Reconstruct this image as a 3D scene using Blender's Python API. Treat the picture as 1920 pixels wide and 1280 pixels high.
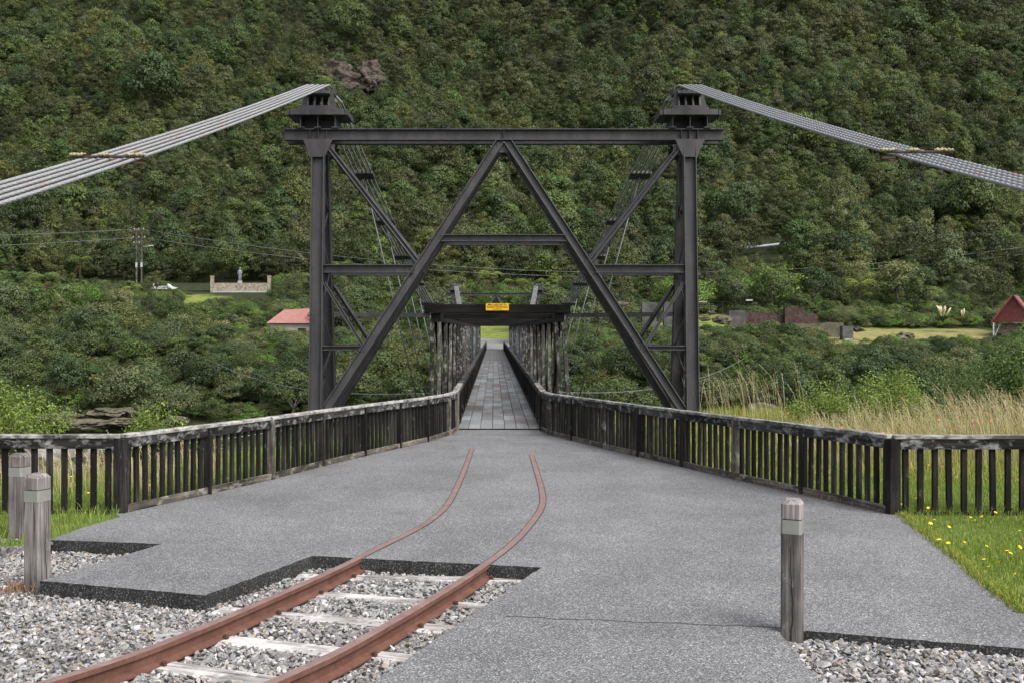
import bpy, bmesh, math, random
import numpy as np
from mathutils import Vector, Matrix

for o in list(bpy.data.objects): bpy.data.objects.remove(o)
sc = bpy.context.scene
col = sc.collection
random.seed(7)
R = np.random.default_rng(11)

# ------------------------------------------------------------------ camera, sky, sun, exposure
F = 2000.0; VX = 926.0; VY = 617.0; CZ = 2.24          # focal length and vanishing point in photo pixels, eye height over the deck
cam_d = bpy.data.cameras.new('camera'); cam = bpy.data.objects.new('camera', cam_d); col.objects.link(cam)
cam_d.sensor_width = 36.0; cam_d.lens = 36.0*F/1920.0
cam_d.shift_x = (960-VX)/1920.0; cam_d.shift_y = -(640-VY)/1920.0
cam_d.clip_start = 0.1; cam_d.clip_end = 3000
cam.location = (0, 0, CZ); cam.rotation_euler = (math.radians(90), 0, 0)
sc.camera = cam

SUN_EL = math.radians(50); SUN_AZ = math.radians(138)   # azimuth clockwise from +Y
w = bpy.data.worlds.new('World'); sc.world = w; w.use_nodes = True
nt = w.node_tree; bg = nt.nodes['Background']
sky = nt.nodes.new('ShaderNodeTexSky'); sky.sky_type = 'NISHITA'; sky.sun_disc = False
sky.sun_elevation = SUN_EL; sky.sun_rotation = SUN_AZ
sky.air_density = 1.0; sky.dust_density = 4.0; sky.ozone_density = 1.0
hs = nt.nodes.new('ShaderNodeHueSaturation'); hs.inputs['Saturation'].default_value = 0.35
nt.links.new(sky.outputs[0], hs.inputs['Color']); nt.links.new(hs.outputs[0], bg.inputs['Color'])
bg.inputs['Strength'].default_value = 0.15
sd = bpy.data.lights.new('sun', 'SUN'); sd.energy = 1.25; sd.angle = math.radians(28); sd.color = (1.0, 0.955, 0.89)
sun = bpy.data.objects.new('sun', sd); col.objects.link(sun)
sdir = Vector((math.sin(SUN_AZ)*math.cos(SUN_EL), math.cos(SUN_AZ)*math.cos(SUN_EL), math.sin(SUN_EL)))
sun.rotation_euler = sdir.to_track_quat('Z', 'Y').to_euler(); sun.location = (30, -20, 60)

sc.view_settings.view_transform = 'Standard'; sc.view_settings.look = 'None'
sc.view_settings.gamma = 1.0; sc.view_settings.exposure = 0.98
sc.view_settings.use_curve_mapping = False
sc.render.engine = 'CYCLES'
sc.cycles.use_denoising = True
sc.cycles.max_bounces = 6; sc.cycles.diffuse_bounces = 3; sc.cycles.transparent_max_bounces = 6

# ------------------------------------------------------------------ materials
MATS = {}
def newmat(name):
    m = bpy.data.materials.new(name); m.use_nodes = True; MATS[name] = m
    n = m.node_tree.nodes; l = m.node_tree.links
    return m, n, l, n['Principled BSDF']
def ramp(n, stops, interp='LINEAR'):
    r = n.new('ShaderNodeValToRGB'); cr = r.color_ramp; cr.interpolation = interp
    while len(cr.elements) < len(stops): cr.elements.new(0.5)
    for e, (p, c) in zip(cr.elements, stops):
        e.position = p; e.color = (c[0], c[1], c[2], 1) if not isinstance(c, (int, float)) else (c, c, c, 1)
    return r
def noise(n, l, vec, scale, detail=4, rough=0.55, dist=0.0):
    t = n.new('ShaderNodeTexNoise'); t.inputs['Scale'].default_value = scale; t.inputs['Detail'].default_value = detail
    t.inputs['Roughness'].default_value = rough; t.inputs['Distortion'].default_value = dist
    if vec is not None: l.new(vec, t.inputs['Vector'])
    return t
def mix(n, l, fac, a, b, mode='MIX'):
    m = n.new('ShaderNodeMix'); m.data_type = 'RGBA'; m.blend_type = mode
    for sock, v in ((0, fac), (6, a), (7, b)):
        if hasattr(v, 'is_output') or isinstance(v, bpy.types.NodeSocket): l.new(v, m.inputs[sock])
        elif isinstance(v, (int, float)): m.inputs[sock].default_value = v
        else: m.inputs[sock].default_value = (v[0], v[1], v[2], 1)
    return m.outputs[2]
def mapping(n, l, src, scale=(1, 1, 1), loc=None):
    mp = n.new('ShaderNodeMapping'); mp.inputs['Scale'].default_value = scale; l.new(src, mp.inputs['Vector'])
    if loc is not None: l.new(loc, mp.inputs['Location'])
    return mp.outputs[0]
def bump(n, l, bsdf, h, strength, dist=0.01):
    b = n.new('ShaderNodeBump'); b.inputs['Strength'].default_value = strength; b.inputs['Distance'].default_value = dist
    l.new(h, b.inputs['Height']); l.new(b.outputs[0], bsdf.inputs['Normal'])
def objvec(n, l):
    """object coordinates moved by a different amount for each object"""
    tc = n.new('ShaderNodeTexCoord'); oi = n.new('ShaderNodeObjectInfo')
    mu = n.new('ShaderNodeMath'); mu.operation = 'MULTIPLY'; mu.inputs[1].default_value = 37.0; l.new(oi.outputs['Random'], mu.inputs[0])
    cx = n.new('ShaderNodeCombineXYZ')
    for i in range(3): l.new(mu.outputs[0], cx.inputs[i])
    va = n.new('ShaderNodeVectorMath'); va.operation = 'ADD'
    l.new(tc.outputs['Object'], va.inputs[0]); l.new(cx.outputs[0], va.inputs[1])
    return va.outputs[0], oi.outputs['Random']
def geopos(n):
    return n.new('ShaderNodeNewGeometry').outputs['Position']

def mat_timber(name, dark, mid, light, lichen, lichen_amt, vary=0.5, grain=1.0, crack=0.5):
    """weathered sawn timber, grain along local Z"""
    m, n, l, b = newmat(name)
    v, rnd = objvec(n, l)
    g = noise(n, l, mapping(n, l, v, (34*grain, 34*grain, 1.6)), 1.0, 6, 0.65)
    r1 = ramp(n, [(0.30, dark), (0.52, mid), (0.75, light)]); l.new(g.outputs[0], r1.inputs[0])
    big = noise(n, l, mapping(n, l, v, (2.2, 2.2, 1.2)), 1.0, 4, 0.6)
    r2 = ramp(n, [(0.35, 0.35), (0.65, 1.25)]); l.new(big.outputs[0], r2.inputs[0])
    c = mix(n, l, 1.0, r1.outputs[0], r2.outputs[0], 'MULTIPLY')
    rr = ramp(n, [(0.0, 1.0-vary), (0.7, 1.0), (1.0, 1.0+vary*1.6)]); l.new(rnd, rr.inputs[0])
    c = mix(n, l, 1.0, c, rr.outputs[0], 'MULTIPLY')
    li = noise(n, l, mapping(n, l, v, (9, 9, 5)), 1.0, 7, 0.7, 0.3)
    lo = 0.72-lichen_amt
    r3 = ramp(n, [(lo-.04, 0.0), (lo+0.15, 0.9)]); l.new(li.outputs[0], r3.inputs[0])
    c = mix(n, l, r3.outputs[0], c, lichen)
    if crack > 0:
        ck = noise(n, l, mapping(n, l, v, (34, 34, 0.5)), 1.0, 3, 0.5)
        r4 = ramp(n, [(0.30, 0.12), (0.36, 1.0)]); l.new(ck.outputs[0], r4.inputs[0])
        c = mix(n, l, crack, c, mix(n, l, 1.0, c, r4.outputs[0], 'MULTIPLY'))
    l.new(c, b.inputs['Base Color']); b.inputs['Roughness'].default_value = 0.9
    b.inputs['Specular IOR Level'].default_value = 0.2
    bump(n, l, b, g.outputs[0], 0.6, 0.004)
    return m
mat_timber('fence_timber', (.006,.0055,.005), (.016,.0145,.0135), (.052,.048,.045), (.19,.19,.18), 0.07, 0.5)
mat_timber('rail_timber', (.050,.045,.040), (.125,.115,.104), (.21,.20,.185), (.40,.39,.37), 0.24, 0.35)
mat_timber('rail_pale', (.07,.065,.060), (.20,.19,.178), (.33,.32,.305), (.46,.45,.43), 0.26, 0.25)
mat_timber('fascia_timber', (.008,.008,.008), (.028,.027,.026), (.09,.088,.09), (.34,.34,.34), 0.17, 0.5)
mat_timber('kick_timber', (.03,.027,.022), (.10,.09,.075), (.20,.185,.155), (.33,.31,.27), 0.16, 0.3)
mat_timber('truss_timber', (.018,.016,.014), (.065,.060,.055), (.16,.152,.145), (.36,.36,.35), 0.18, 0.6)
mat_timber('truss_brown', (.018,.012,.007), (.040,.028,.017), (.075,.055,.036), (.13,.12,.09), 0.02, 0.3)
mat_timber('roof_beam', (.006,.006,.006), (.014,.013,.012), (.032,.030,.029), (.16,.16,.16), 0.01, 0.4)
mat_timber('bollard_timber', (.055,.047,.043), (.165,.150,.143), (.30,.28,.27), (.36,.35,.345), 0.08, 0.12, 1.5, 1.0)
mat_timber('sleeper_timber', (.14,.125,.115), (.38,.355,.34), (.58,.555,.54), (.66,.64,.63), 0.18, 0.12, 0.8, 0.9)
mat_timber('pole_timber', (.05,.045,.04), (.10,.09,.08), (.16,.15,.14), (.2,.2,.19), 0.05, 0.2)

def mat_plain(name, c, rough=0.6, metal=0.0, var=0.25, scale=6.0, spec=0.4, bmp=0.0):
    m, n, l, b = newmat(name)
    v, rnd = objvec(n, l)
    t = noise(n, l, v, scale, 6, 0.6)
    r = ramp(n, [(0.3, 1-var), (0.7, 1+var)]); l.new(t.outputs[0], r.inputs[0])
    l.new(mix(n, l, 1.0, c, r.outputs[0], 'MULTIPLY'), b.inputs['Base Color'])
    b.inputs['Roughness'].default_value = rough; b.inputs['Metallic'].default_value = metal
    b.inputs['Specular IOR Level'].default_value = spec
    if bmp: bump(n, l, b, t.outputs[0], bmp, 0.01)
    return m
# dark painted steel with streaks and faded patches
m, n, l, b = newmat('steel_paint')
p = geopos(n); s1 = noise(n, l, mapping(n, l, p, (5, 5, 0.6)), 1.0, 6, 0.6); s2 = noise(n, l, p, 1.3, 4, 0.6); s3 = noise(n, l, p, 30, 3, 0.6)
r = ramp(n, [(0.25, (.026,.025,.0275)), (0.5, (.040,.038,.0415)), (0.78, (.064,.062,.067))]); l.new(s1.outputs[0], r.inputs[0])
r2 = ramp(n, [(0.3, 0.8), (0.7, 1.2)]); l.new(s2.outputs[0], r2.inputs[0])
c = mix(n, l, 1.0, r.outputs[0], r2.outputs[0], 'MULTIPLY')
r3 = ramp(n, [(0.70, 0.0), (0.78, 0.45)]); l.new(s3.outputs[0], r3.inputs[0])
c = mix(n, l, r3.outputs[0], c, (.075,.055,.045)); l.new(c, b.inputs['Base Color'])
b.inputs['Roughness'].default_value = 0.55; b.inputs['Specular IOR Level'].default_value = 0.35
mat_plain('steel_blue', (.085,.105,.13), 0.5, 0, 0.25, 4)
mat_plain('bolt_steel', (.07,.07,.075), 0.5, 0, 0.2, 40)
mat_plain('zinc', (.42,.43,.44), 0.45, 0.3, 0.2, 8)
mat_plain('wire', (.17,.173,.177), 0.5, 0.2, 0.15, 2)
mat_plain('hanger_rod', (.10,.10,.105), 0.5, 0.3, 0.2, 3)
# galvanised strand with rust streaks
m, n, l, b = newmat('strand_wire')
tc = n.new('ShaderNodeTexCoord'); g = geopos(n)
s1 = noise(n, l, g, 2.2, 5, 0.7); r = ramp(n, [(0.56, 0.0), (0.70, 1.0)]); l.new(s1.outputs[0], r.inputs[0])
s2 = noise(n, l, g, 40, 3, 0.6); r2 = ramp(n, [(0.3, (.20,.205,.215)), (0.7, (.36,.365,.375))]); l.new(s2.outputs[0], r2.inputs[0])
c = mix(n, l, r.outputs[0], r2.outputs[0], (.30,.19,.15)); l.new(c, b.inputs['Base Color'])
b.inputs['Roughness'].default_value = 0.5; b.inputs['Metallic'].default_value = 0.25
mat_plain('clamp_rope', (.30,.28,.16), 0.9, 0, 0.3, 30)
# rusted rail
m, n, l, b = newmat('rust_rail')
g = geopos(n); s1 = noise(n, l, g, 7, 8, 0.7); s2 = noise(n, l, g, 90, 4, 0.7)
r = ramp(n, [(0.25, (.060,.025,.017)), (0.5, (.115,.048,.032)), (0.78, (.17,.080,.056))]); l.new(s1.outputs[0], r.inputs[0])
r2 = ramp(n, [(0.3, 0.72), (0.7, 1.25)]); l.new(s2.outputs[0], r2.inputs[0])
l.new(mix(n, l, 1.0, r.outputs[0], r2.outputs[0], 'MULTIPLY'), b.inputs['Base Color']); b.inputs['Roughness'].default_value = 0.75
bump(n, l, b, s2.outputs[0], 0.3, 0.002)
m, n, l, b = newmat('rail_head')
g = geopos(n); s1 = noise(n, l, g, 5, 8, 0.7); s2 = noise(n, l, g, 120, 4, 0.7)
r = ramp(n, [(0.25, (.12,.068,.060)), (0.5, (.19,.118,.106)), (0.78, (.26,.18,.165))]); l.new(s1.outputs[0], r.inputs[0])
r2 = ramp(n, [(0.3, 0.8), (0.7, 1.2)]); l.new(s2.outputs[0], r2.inputs[0])
l.new(mix(n, l, 1.0, r.outputs[0], r2.outputs[0], 'MULTIPLY'), b.inputs['Base Color']); b.inputs['Roughness'].default_value = 0.65
mat_plain('spike_rust', (.055,.028,.02), 0.8, 0, 0.3, 40)

# exposed aggregate slab
def mat_aggregate(name, base, dark, light, edge=False):
    m, n, l, b = newmat(name)
    g = geopos(n)
    vo = n.new('ShaderNodeTexVoronoi'); vo.feature = 'F1'; vo.inputs['Scale'].default_value = 105.0; l.new(g, vo.inputs['Vector'])
    sp = n.new('ShaderNodeSeparateColor'); l.new(vo.outputs['Color'], sp.inputs[0])
    r = ramp(n, [(0.0, dark), (0.40, base), (0.78, [x*1.25 for x in base]), (0.90, light), (1.0, [min(1, x*1.35) for x in light])]); l.new(sp.outputs[0], r.inputs[0])
    rd = ramp(n, [(0.35, 1.0), (0.62, 0.5)]); l.new(vo.outputs['Distance'], rd.inputs[0])
    c = mix(n, l, 1.0, r.outputs[0], rd.outputs[0], 'MULTIPLY')
    f = noise(n, l, g, 230, 3, 0.6); rf = ramp(n, [(0.3, 0.65), (0.7, 1.35)]); l.new(f.outputs[0], rf.inputs[0])
    c = mix(n, l, 0.8, c, mix(n, l, 1.0, c, rf.outputs[0], 'MULTIPLY'))
    s = noise(n, l, g, 0.55, 6, 0.65, 0.4); rs = ramp(n, [(0.3, 0.74), (0.55, 1.0), (0.75, 1.14)]); l.new(s.outputs[0], rs.inputs[0])
    c = mix(n, l, 1.0, c, rs.outputs[0], 'MULTIPLY')
    s2 = noise(n, l, mapping(n, l, g, (1.0, 0.5, 1)), 2.4, 5, 0.7); rs2 = ramp(n, [(0.35, 0.90), (0.65, 1.07)]); l.new(s2.outputs[0], rs2.inputs[0])
    c = mix(n, l, 1.0, c, rs2.outputs[0], 'MULTIPLY')
    l.new(c, b.inputs['Base Color']); b.inputs['Roughness'].default_value = 0.85; b.inputs['Specular IOR Level'].default_value = 0.3
    bump(n, l, b, vo.outputs['Distance'], 0.5, 0.006)
    return m
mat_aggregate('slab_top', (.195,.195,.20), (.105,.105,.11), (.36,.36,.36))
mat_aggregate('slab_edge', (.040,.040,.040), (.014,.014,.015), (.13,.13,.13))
mat_plain('joint', (.045,.043,.042), 0.9, 0, 0.4, 20)
mat_aggregate('approach_edge', (.25,.25,.25), (.12,.12,.12), (.42,.42,.42))

# deck panels, damp grey with brown stains
m, n, l, b = newmat('deck_panel')
g = geopos(n); v, rnd = objvec(n, l)
rr = ramp(n, [(0.0, (.125,.130,.132)), (0.5, (.185,.195,.20)), (1.0, (.27,.28,.285))]); l.new(rnd, rr.inputs[0])
st = noise(n, l, mapping(n, l, g, (0.8, 0.22, 1)), 1.0, 6, 0.65); rs = ramp(n, [(0.50, 0.0), (0.62, 0.75)]); l.new(st.outputs[0], rs.inputs[0])
c = mix(n, l, rs.outputs[0], rr.outputs[0], (.115,.083,.068))
f = noise(n, l, mapping(n, l, g, (18, 6, 1)), 1.0, 6, 0.7); rf = ramp(n, [(0.3, 0.65), (0.7, 1.3)]); l.new(f.outputs[0], rf.inputs[0])
l.new(mix(n, l, 1.0, c, rf.outputs[0], 'MULTIPLY'), b.inputs['Base Color']); b.inputs['Roughness'].default_value = 0.55

# stones and gravel: each stone has its own colour in the attribute
m, n, l, b = newmat('gravel')
a = n.new('ShaderNodeAttribute'); a.attribute_name = 'tint'
t = noise(n, l, geopos(n), 90, 4, 0.65); r = ramp(n, [(0.3, 0.70), (0.7, 1.25)]); l.new(t.outputs[0], r.inputs[0])
l.new(mix(n, l, 1.0, a.outputs['Color'], r.outputs[0], 'MULTIPLY'), b.inputs['Base Color']); b.inputs['Roughness'].default_value = 0.8
m, n, l, b = newmat('gravel_bed')
vo = n.new('ShaderNodeTexVoronoi'); vo.inputs['Scale'].default_value = 45; l.new(geopos(n), vo.inputs['Vector'])
sp = n.new('ShaderNodeSeparateColor'); l.new(vo.outputs['Color'], sp.inputs[0])
r = ramp(n, [(0, (.05,.045,.042)), (0.6, (.14,.135,.13)), (1, (.3,.29,.28))]); l.new(sp.outputs[0], r.inputs[0]); l.new(r.outputs[0], b.inputs['Base Color'])
b.inputs['Roughness'].default_value = 0.9

# ground coloured by what grows there (attribute), grass blades, foliage
m, n, l, b = newmat('terrain')
a = n.new('ShaderNodeAttribute'); a.attribute_name = 'tint'
t = noise(n, l, geopos(n), 0.9, 8, 0.7); r = ramp(n, [(0.3, 0.6), (0.7, 1.4)]); l.new(t.outputs[0], r.inputs[0])
l.new(mix(n, l, 1.0, a.outputs['Color'], r.outputs[0], 'MULTIPLY'), b.inputs['Base Color']); b.inputs['Roughness'].default_value = 0.95
b.inputs['Specular IOR Level'].default_value = 0.1
m, n, l, b = newmat('lawn')
t = noise(n, l, geopos(n), 3.0, 8, 0.7)
r = ramp(n, [(0.3, (.07,.105,.022)), (0.55, (.115,.155,.038)), (0.75, (.18,.17,.07))]); l.new(t.outputs[0], r.inputs[0]); l.new(r.outputs[0], b.inputs['Base Color'])
b.inputs['Roughness'].default_value = 0.95; b.inputs['Specular IOR Level'].default_value = 0.1
def mat_leaf(name, base, spread=0.35, hue=0.25, trans=0.30, patch=0.0, rough=0.55):
    m, n, l, b = newmat(name)
    a = n.new('ShaderNodeAttribute'); a.attribute_name = 'tint'
    oi = n.new('ShaderNodeObjectInfo')
    c1 = (base[0]*(1-hue), base[1]*(1-hue*0.55), base[2]*(1-hue*0.3)); c2 = (base[0]*(1+hue*0.95), base[1]*(1+hue*0.9), base[2]*(1+hue*0.6))
    r = ramp(n, [(0.0, [x*(1-spread) for x in c1]), (0.35, c1), (0.7, base), (1.0, c2)]); l.new(oi.outputs['Random'], r.inputs[0])
    c = mix(n, l, 1.0, r.outputs[0], a.outputs['Color'], 'MULTIPLY')
    if patch:
        t = noise(n, l, geopos(n), 0.022, 4, 0.6); rp = ramp(n, [(0.32, 1-patch), (0.68, 1+patch)]); l.new(t.outputs[0], rp.inputs[0])
        c = mix(n, l, 1.0, c, rp.outputs[0], 'MULTIPLY')
    l.new(c, b.inputs['Base Color']); b.inputs['Roughness'].default_value = rough; b.inputs['Specular IOR Level'].default_value = 0.25
    tr = n.new('ShaderNodeBsdfTranslucent'); l.new(mix(n, l, 1.0, c, (1.2, 1.25, 0.6), 'MULTIPLY'), tr.inputs['Color'])
    ms = n.new('ShaderNodeMixShader'); ms.inputs[0].default_value = trans
    l.new(b.outputs[0], ms.inputs[1]); l.new(tr.outputs[0], ms.inputs[2]); l.new(ms.outputs[0], n['Material Output'].inputs['Surface'])
    return m
mat_leaf('leaf_olive', (.108,.119,.044), 0.45, 0.22, patch=0.25)
mat_leaf('leaf_green', (.092,.128,.040), 0.45, 0.25, patch=0.2)
mat_leaf('leaf_dark', (.084,.090,.042), 0.45, 0.2, patch=0.2)
mat_leaf('leaf_cone', (.088,.112,.036), 0.40, 0.2, patch=0.2)
mat_leaf('leaf_pale', (.135,.150,.070), 0.25, 0.2, patch=0.2)
mat_leaf('leaf_bank', (.078,.106,.040), 0.30, 0.25)
mat_leaf('leaf_bright', (.13,.20,.045), 0.2, 0.2)
mat_leaf('leaf_gloss', (.080,.125,.036), 0.05, 0.06, 0.25, rough=0.4)
mat_leaf('leaf_lime', (.165,.225,.052), 0.04, 0.05)
mat_leaf('leaf_fern', (.19,.235,.06), 0.2, 0.25)
mat_leaf('leaf_straw', (.50,.40,.24), 0.1, 0.1, 0.3)
mat_leaf('leaf_grass', (.17,.24,.045), 0.15, 0.15, 0.35)
mat_plain('bark', (.11,.095,.08), 0.9, 0, 0.4, 8)
mat_plain('fern_bark', (.075,.045,.028), 0.95, 0, 0.4, 8)
mat_plain('petal_yellow', (.85,.60,.01), 0.6, 0, 0.1, 5)
mat_plain('petal_orange', (.80,.13,.03), 0.6, 0, 0.1, 5)
mat_plain('plume', (.55,.47,.30), 0.9, 0, 0.15, 9)
mat_plain('stem_green', (.10,.16,.04), 0.8, 0, 0.1, 5)
mat_plain('weed_rust', (.22,.125,.07), 0.95, 0, 0.3, 30)
# rock, brick, concrete
m, n, l, b = newmat('rock')
g = geopos(n); t = noise(n, l, mapping(n, l, g, (0.5, 0.5, 1.6)), 1.0, 10, 0.7, 0.5)
r = ramp(n, [(0.28, (.022,.019,.017)), (0.5, (.060,.048,.038)), (0.62, (.105,.080,.062)), (0.74, (.13,.068,.030))]); l.new(t.outputs[0], r.inputs[0]); l.new(r.outputs[0], b.inputs['Base Color'])
b.inputs['Roughness'].default_value = 0.9; bump(n, l, b, t.outputs[0], 1.0, 0.3)
mat_plain('rock_grey', (.20,.195,.185), 0.9, 0, 0.5, 1.5, 0.2, 0.6)
mat_plain('rock_bank', (.085,.078,.054), 0.9, 0, 0.6, 0.9, 0.2, 0.8)
mat_plain('brick_old', (.062,.042,.037), 0.95, 0, 0.6, 2.5, 0.1, 0.6)
mat_plain('concrete_old', (.075,.074,.072), 0.95, 0, 0.5, 1.0, 0.1, 0.3)
mat_plain('stone_wall', (.25,.22,.17), 0.9, 0, 0.5, 3.0, 0.1, 0.3)
mat_plain('concrete_light', (.33,.33,.32), 0.9, 0, 0.25, 2.0)
mat_plain('statue_bronze', (.20,.205,.22), 0.5, 0.2, 0.3, 4)
mat_plain('roof_pink', (.27,.13,.115), 0.75, 0, 0.15, 2)
mat_plain('wall_cream', (.35,.32,.27), 0.85, 0, 0.15, 2)
mat_plain('shed_red', (.105,.021,.019), 0.65, 0, 0.2, 3)
mat_plain('shed_roof', (.17,.050,.046), 0.6, 0, 0.25, 2)
mat_plain('car_white', (.62,.63,.64), 0.35, 0, 0.05, 2)
mat_plain('glass_dark', (.03,.035,.04), 0.1, 0, 0.1, 2)
mat_plain('rubber', (.02,.02,.02), 0.8, 0, 0.1, 2)
mat_plain('pipe_grey', (.25,.28,.30), 0.5, 0, 0.15, 1)
mat_plain('road', (.20,.20,.20), 0.9, 0, 0.2, 1.0)
mat_plain('sign_yellow', (.82,.46,.008), 0.5, 0, 0.06, 6)
mat_plain('sign_black', (.012,.012,.012), 0.6, 0, 0.1, 6)
mat_plain('band_grey', (.20,.205,.185), 0.45, 0, 0.12, 9)
mat_plain('groove_dark', (.02,.018,.016), 0.9, 0, 0.1, 9)
m, n, l, b = newmat('river'); b.inputs['Base Color'].default_value = (.03,.045,.04,1); b.inputs['Roughness'].default_value = 0.12
bump(n, l, b, noise(n, l, geopos(n), 1.5, 4, 0.6).outputs[0], 0.3, 0.1)

# ------------------------------------------------------------------ helpers
ORG = {}
def tag(o, label=None, cat=None, group=None, kind=None):
    if label: o['label'] = label
    if cat: o['category'] = cat
    if group: o['group'] = group
    if kind: o['kind'] = kind
    return o
def org(o): return ORG.get(o.name, Vector((0, 0, 0))) if o is not None else Vector((0, 0, 0))
def place(o, parent, loc):
    loc = Vector(loc); col.objects.link(o); ORG[o.name] = loc.copy()
    if parent is not None: o.parent = parent; o.location = loc-org(parent)
    else: o.location = loc
    return o
def thing(name, loc, label, cat, group=None):
    o = bpy.data.objects.new(name, None); o.empty_display_size = 0.3
    place(o, None, loc); return tag(o, label, cat, group)
def meshobj(name, me, mat, parent=None, loc=(0, 0, 0)):
    o = bpy.data.objects.new(name, me)
    if mat is not None and not me.materials:
        for x in (mat if isinstance(mat, (list, tuple)) else [mat]): me.materials.append(MATS[x])
    return place(o, parent, loc)
def pydata(name, verts, faces, smooth=False):
    me = bpy.data.meshes.new(name); me.from_pydata([tuple(v) for v in verts], [], faces); me.update()
    if smooth:
        me.polygons.foreach_set('use_smooth', [True]*len(me.polygons))
    return me
def fix(me):
    bm = bmesh.new(); bm.from_mesh(me); bmesh.ops.recalc_face_normals(bm, faces=bm.faces); bm.to_mesh(me); bm.free(); return me
BOXC = {}
def box_mesh(w, h, L, mat, c=0.004):
    """chamfered box, length along local Z from 0 to L"""
    key = (round(w, 3), round(h, 3), round(L, 3), mat, c)
    if key in BOXC: return BOXC[key]
    vs = []; idx = {}
    X, Y = w/2, h/2
    for sx in (-1, 1):
        for sy in (-1, 1):
            for sz in (0, 1):
                for ax in range(3):
                    d = [c, c, c]; d[ax] = 0
                    idx[(sx, sy, sz, ax)] = len(vs)
                    vs.append((sx*(X-d[0]), sy*(Y-d[1]), d[2] if sz == 0 else L-d[2]))
    fs = []
    S2 = ((-1, -1), (1, -1), (1, 1), (-1, 1))
    key3 = lambda t, ax: idx[(t[0], t[1], 0 if t[2] < 0 else 1, ax)]
    for ax in range(3):
        o1, o2 = (ax+1) % 3, (ax+2) % 3
        for s in (-1, 1):
            f = []
            for a, b_ in S2:
                t = [0, 0, 0]; t[ax] = s; t[o1] = a; t[o2] = b_; f.append(key3(t, ax))
            fs.append(f if s > 0 else f[::-1])
        for a in (-1, 1):
            for b_ in (-1, 1):
                t0 = [0, 0, 0]; t1 = [0, 0, 0]; t0[ax] = -1; t1[ax] = 1
                for t in (t0, t1): t[o1] = a; t[o2] = b_
                fs.append([key3(t0, o1), key3(t1, o1), key3(t1, o2), key3(t0, o2)])
    for sx in (-1, 1):
        for sy in (-1, 1):
            for sz in (-1, 1):
                fs.append([key3((sx, sy, sz), ax) for ax in range(3)])
    me = fix(pydata('box', vs, fs)); me.materials.append(MATS[mat]); BOXC[key] = me
    return me
def frame(d, up):
    z = Vector(d).normalized(); y = Vector(up); y = y-z*y.dot(z)
    if y.length < 1e-5: y = Vector((0, 1, 0)) if abs(z.y) < 0.9 else Vector((1, 0, 0)); y = y-z*y.dot(z)
    y.normalize(); x = y.cross(z)
    return Matrix((x, y, z)).transposed()
def beam(name, p0, p1, w, h, mat, parent=None, up=(0, 0, 1), c=0.004):
    """box beam from p0 to p1: w across, h along 'up'"""
    p0, p1 = Vector(p0), Vector(p1)
    o = meshobj(name, box_mesh(w, h, (p1-p0).length, mat, c), None, parent, p0)
    o.rotation_euler = frame(p1-p0, up).to_euler(); return o
IC = {}
def ibeam(name, p0, p1, depth, fw, mat, parent, up, tf=0.022, tw=0.016):
    """I section from p0 to p1; flanges face along 'up', web lies in the plane of up and the axis"""
    p0, p1 = Vector(p0), Vector(p1); L = (p1-p0).length
    D, W = depth/2, fw/2; t = tw/2
    sec = [(-W, -D), (W, -D), (W, -D+tf), (t, -D+tf), (t, D-tf), (W, D-tf), (W, D), (-W, D), (-W, D-tf), (-t, D-tf), (-t, -D+tf), (-W, -D+tf)]
    vs = [(x, y, 0) for x, y in sec]+[(x, y, L) for x, y in sec]; k = 12
    fs = [[i, (i+1) % k, (i+1) % k+k, i+k] for i in range(k)]
    for o_ in (0, k):
        fs += [[o_+i for i in q] for q in ((0, 1, 2, 11), (2, 3, 10, 11), (3, 4, 9, 10), (4, 5, 8, 9), (5, 6, 7, 8))]
    me = fix(pydata('ibeam', vs, fs)); me.materials.append(MATS[mat])
    o = meshobj(name, me, None, parent, p0); o.rotation_euler = frame(p1-p0, up).to_euler(); return o
def tube_mesh(pts, rad, seg=8, smooth=True, caps=True, lobes=0, twist=0.0):
    """tube through pts; with lobes it is a twisted rope of that many wires"""
    pts = [Vector(p) for p in pts]; n_ = len(pts); vs = []; fs = []; s = 0.0
    rads = rad if isinstance(rad, (list, tuple, np.ndarray)) else [rad]*n_
    for i, p in enumerate(pts):
        d = (pts[min(i+1, n_-1)]-pts[max(i-1, 0)])
        fr = frame(d, (0.13, 0.21, 1) if abs(d.normalized().z) < 0.9 else (0, 1, 0))
        if i: s += (p-pts[i-1]).length
        for k in range(seg):
            a = 2*math.pi*k/seg; r_ = rads[i]
            if lobes: r_ *= 0.70+0.34*abs(math.cos(lobes*(a)/2.0)); a += twist*s
            vs.append(p+fr @ Vector((r_*math.cos(a), r_*math.sin(a), 0)))
    for i in range(n_-1):
        for k in range(seg):
            a = i*seg+k; b_ = i*seg+(k+1) % seg
            fs.append([a, b_, b_+seg, a+seg])
    if caps: fs.append(list(range(seg))[::-1]); fs.append([(n_-1)*seg+k for k in range(seg)])
    return pydata('tube', vs, fs, smooth)
def tube(name, pts, rad, mat, parent=None, seg=8, loc=None, **k):
    loc = Vector(loc) if loc is not None else Vector(pts[0])
    return meshobj(name, tube_mesh([Vector(p)-loc for p in pts], rad, seg, **k), mat, parent, loc)
def prism(name, poly, y0, y1, mat, parent=None, loc=(0, 0, 0)):
    """poly in XZ extruded from y0 to y1"""
    n_ = len(poly); vs = [(x, y0, z) for x, z in poly]+[(x, y1, z) for x, z in poly]
    fs = [list(range(n_)), [n_+i for i in range(n_)][::-1]]+[[i, i+n_, (i+1) % n_+n_, (i+1) % n_] for i in range(n_)]
    return meshobj(name, fix(pydata(name, vs, fs)), mat, parent, loc)
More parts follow.
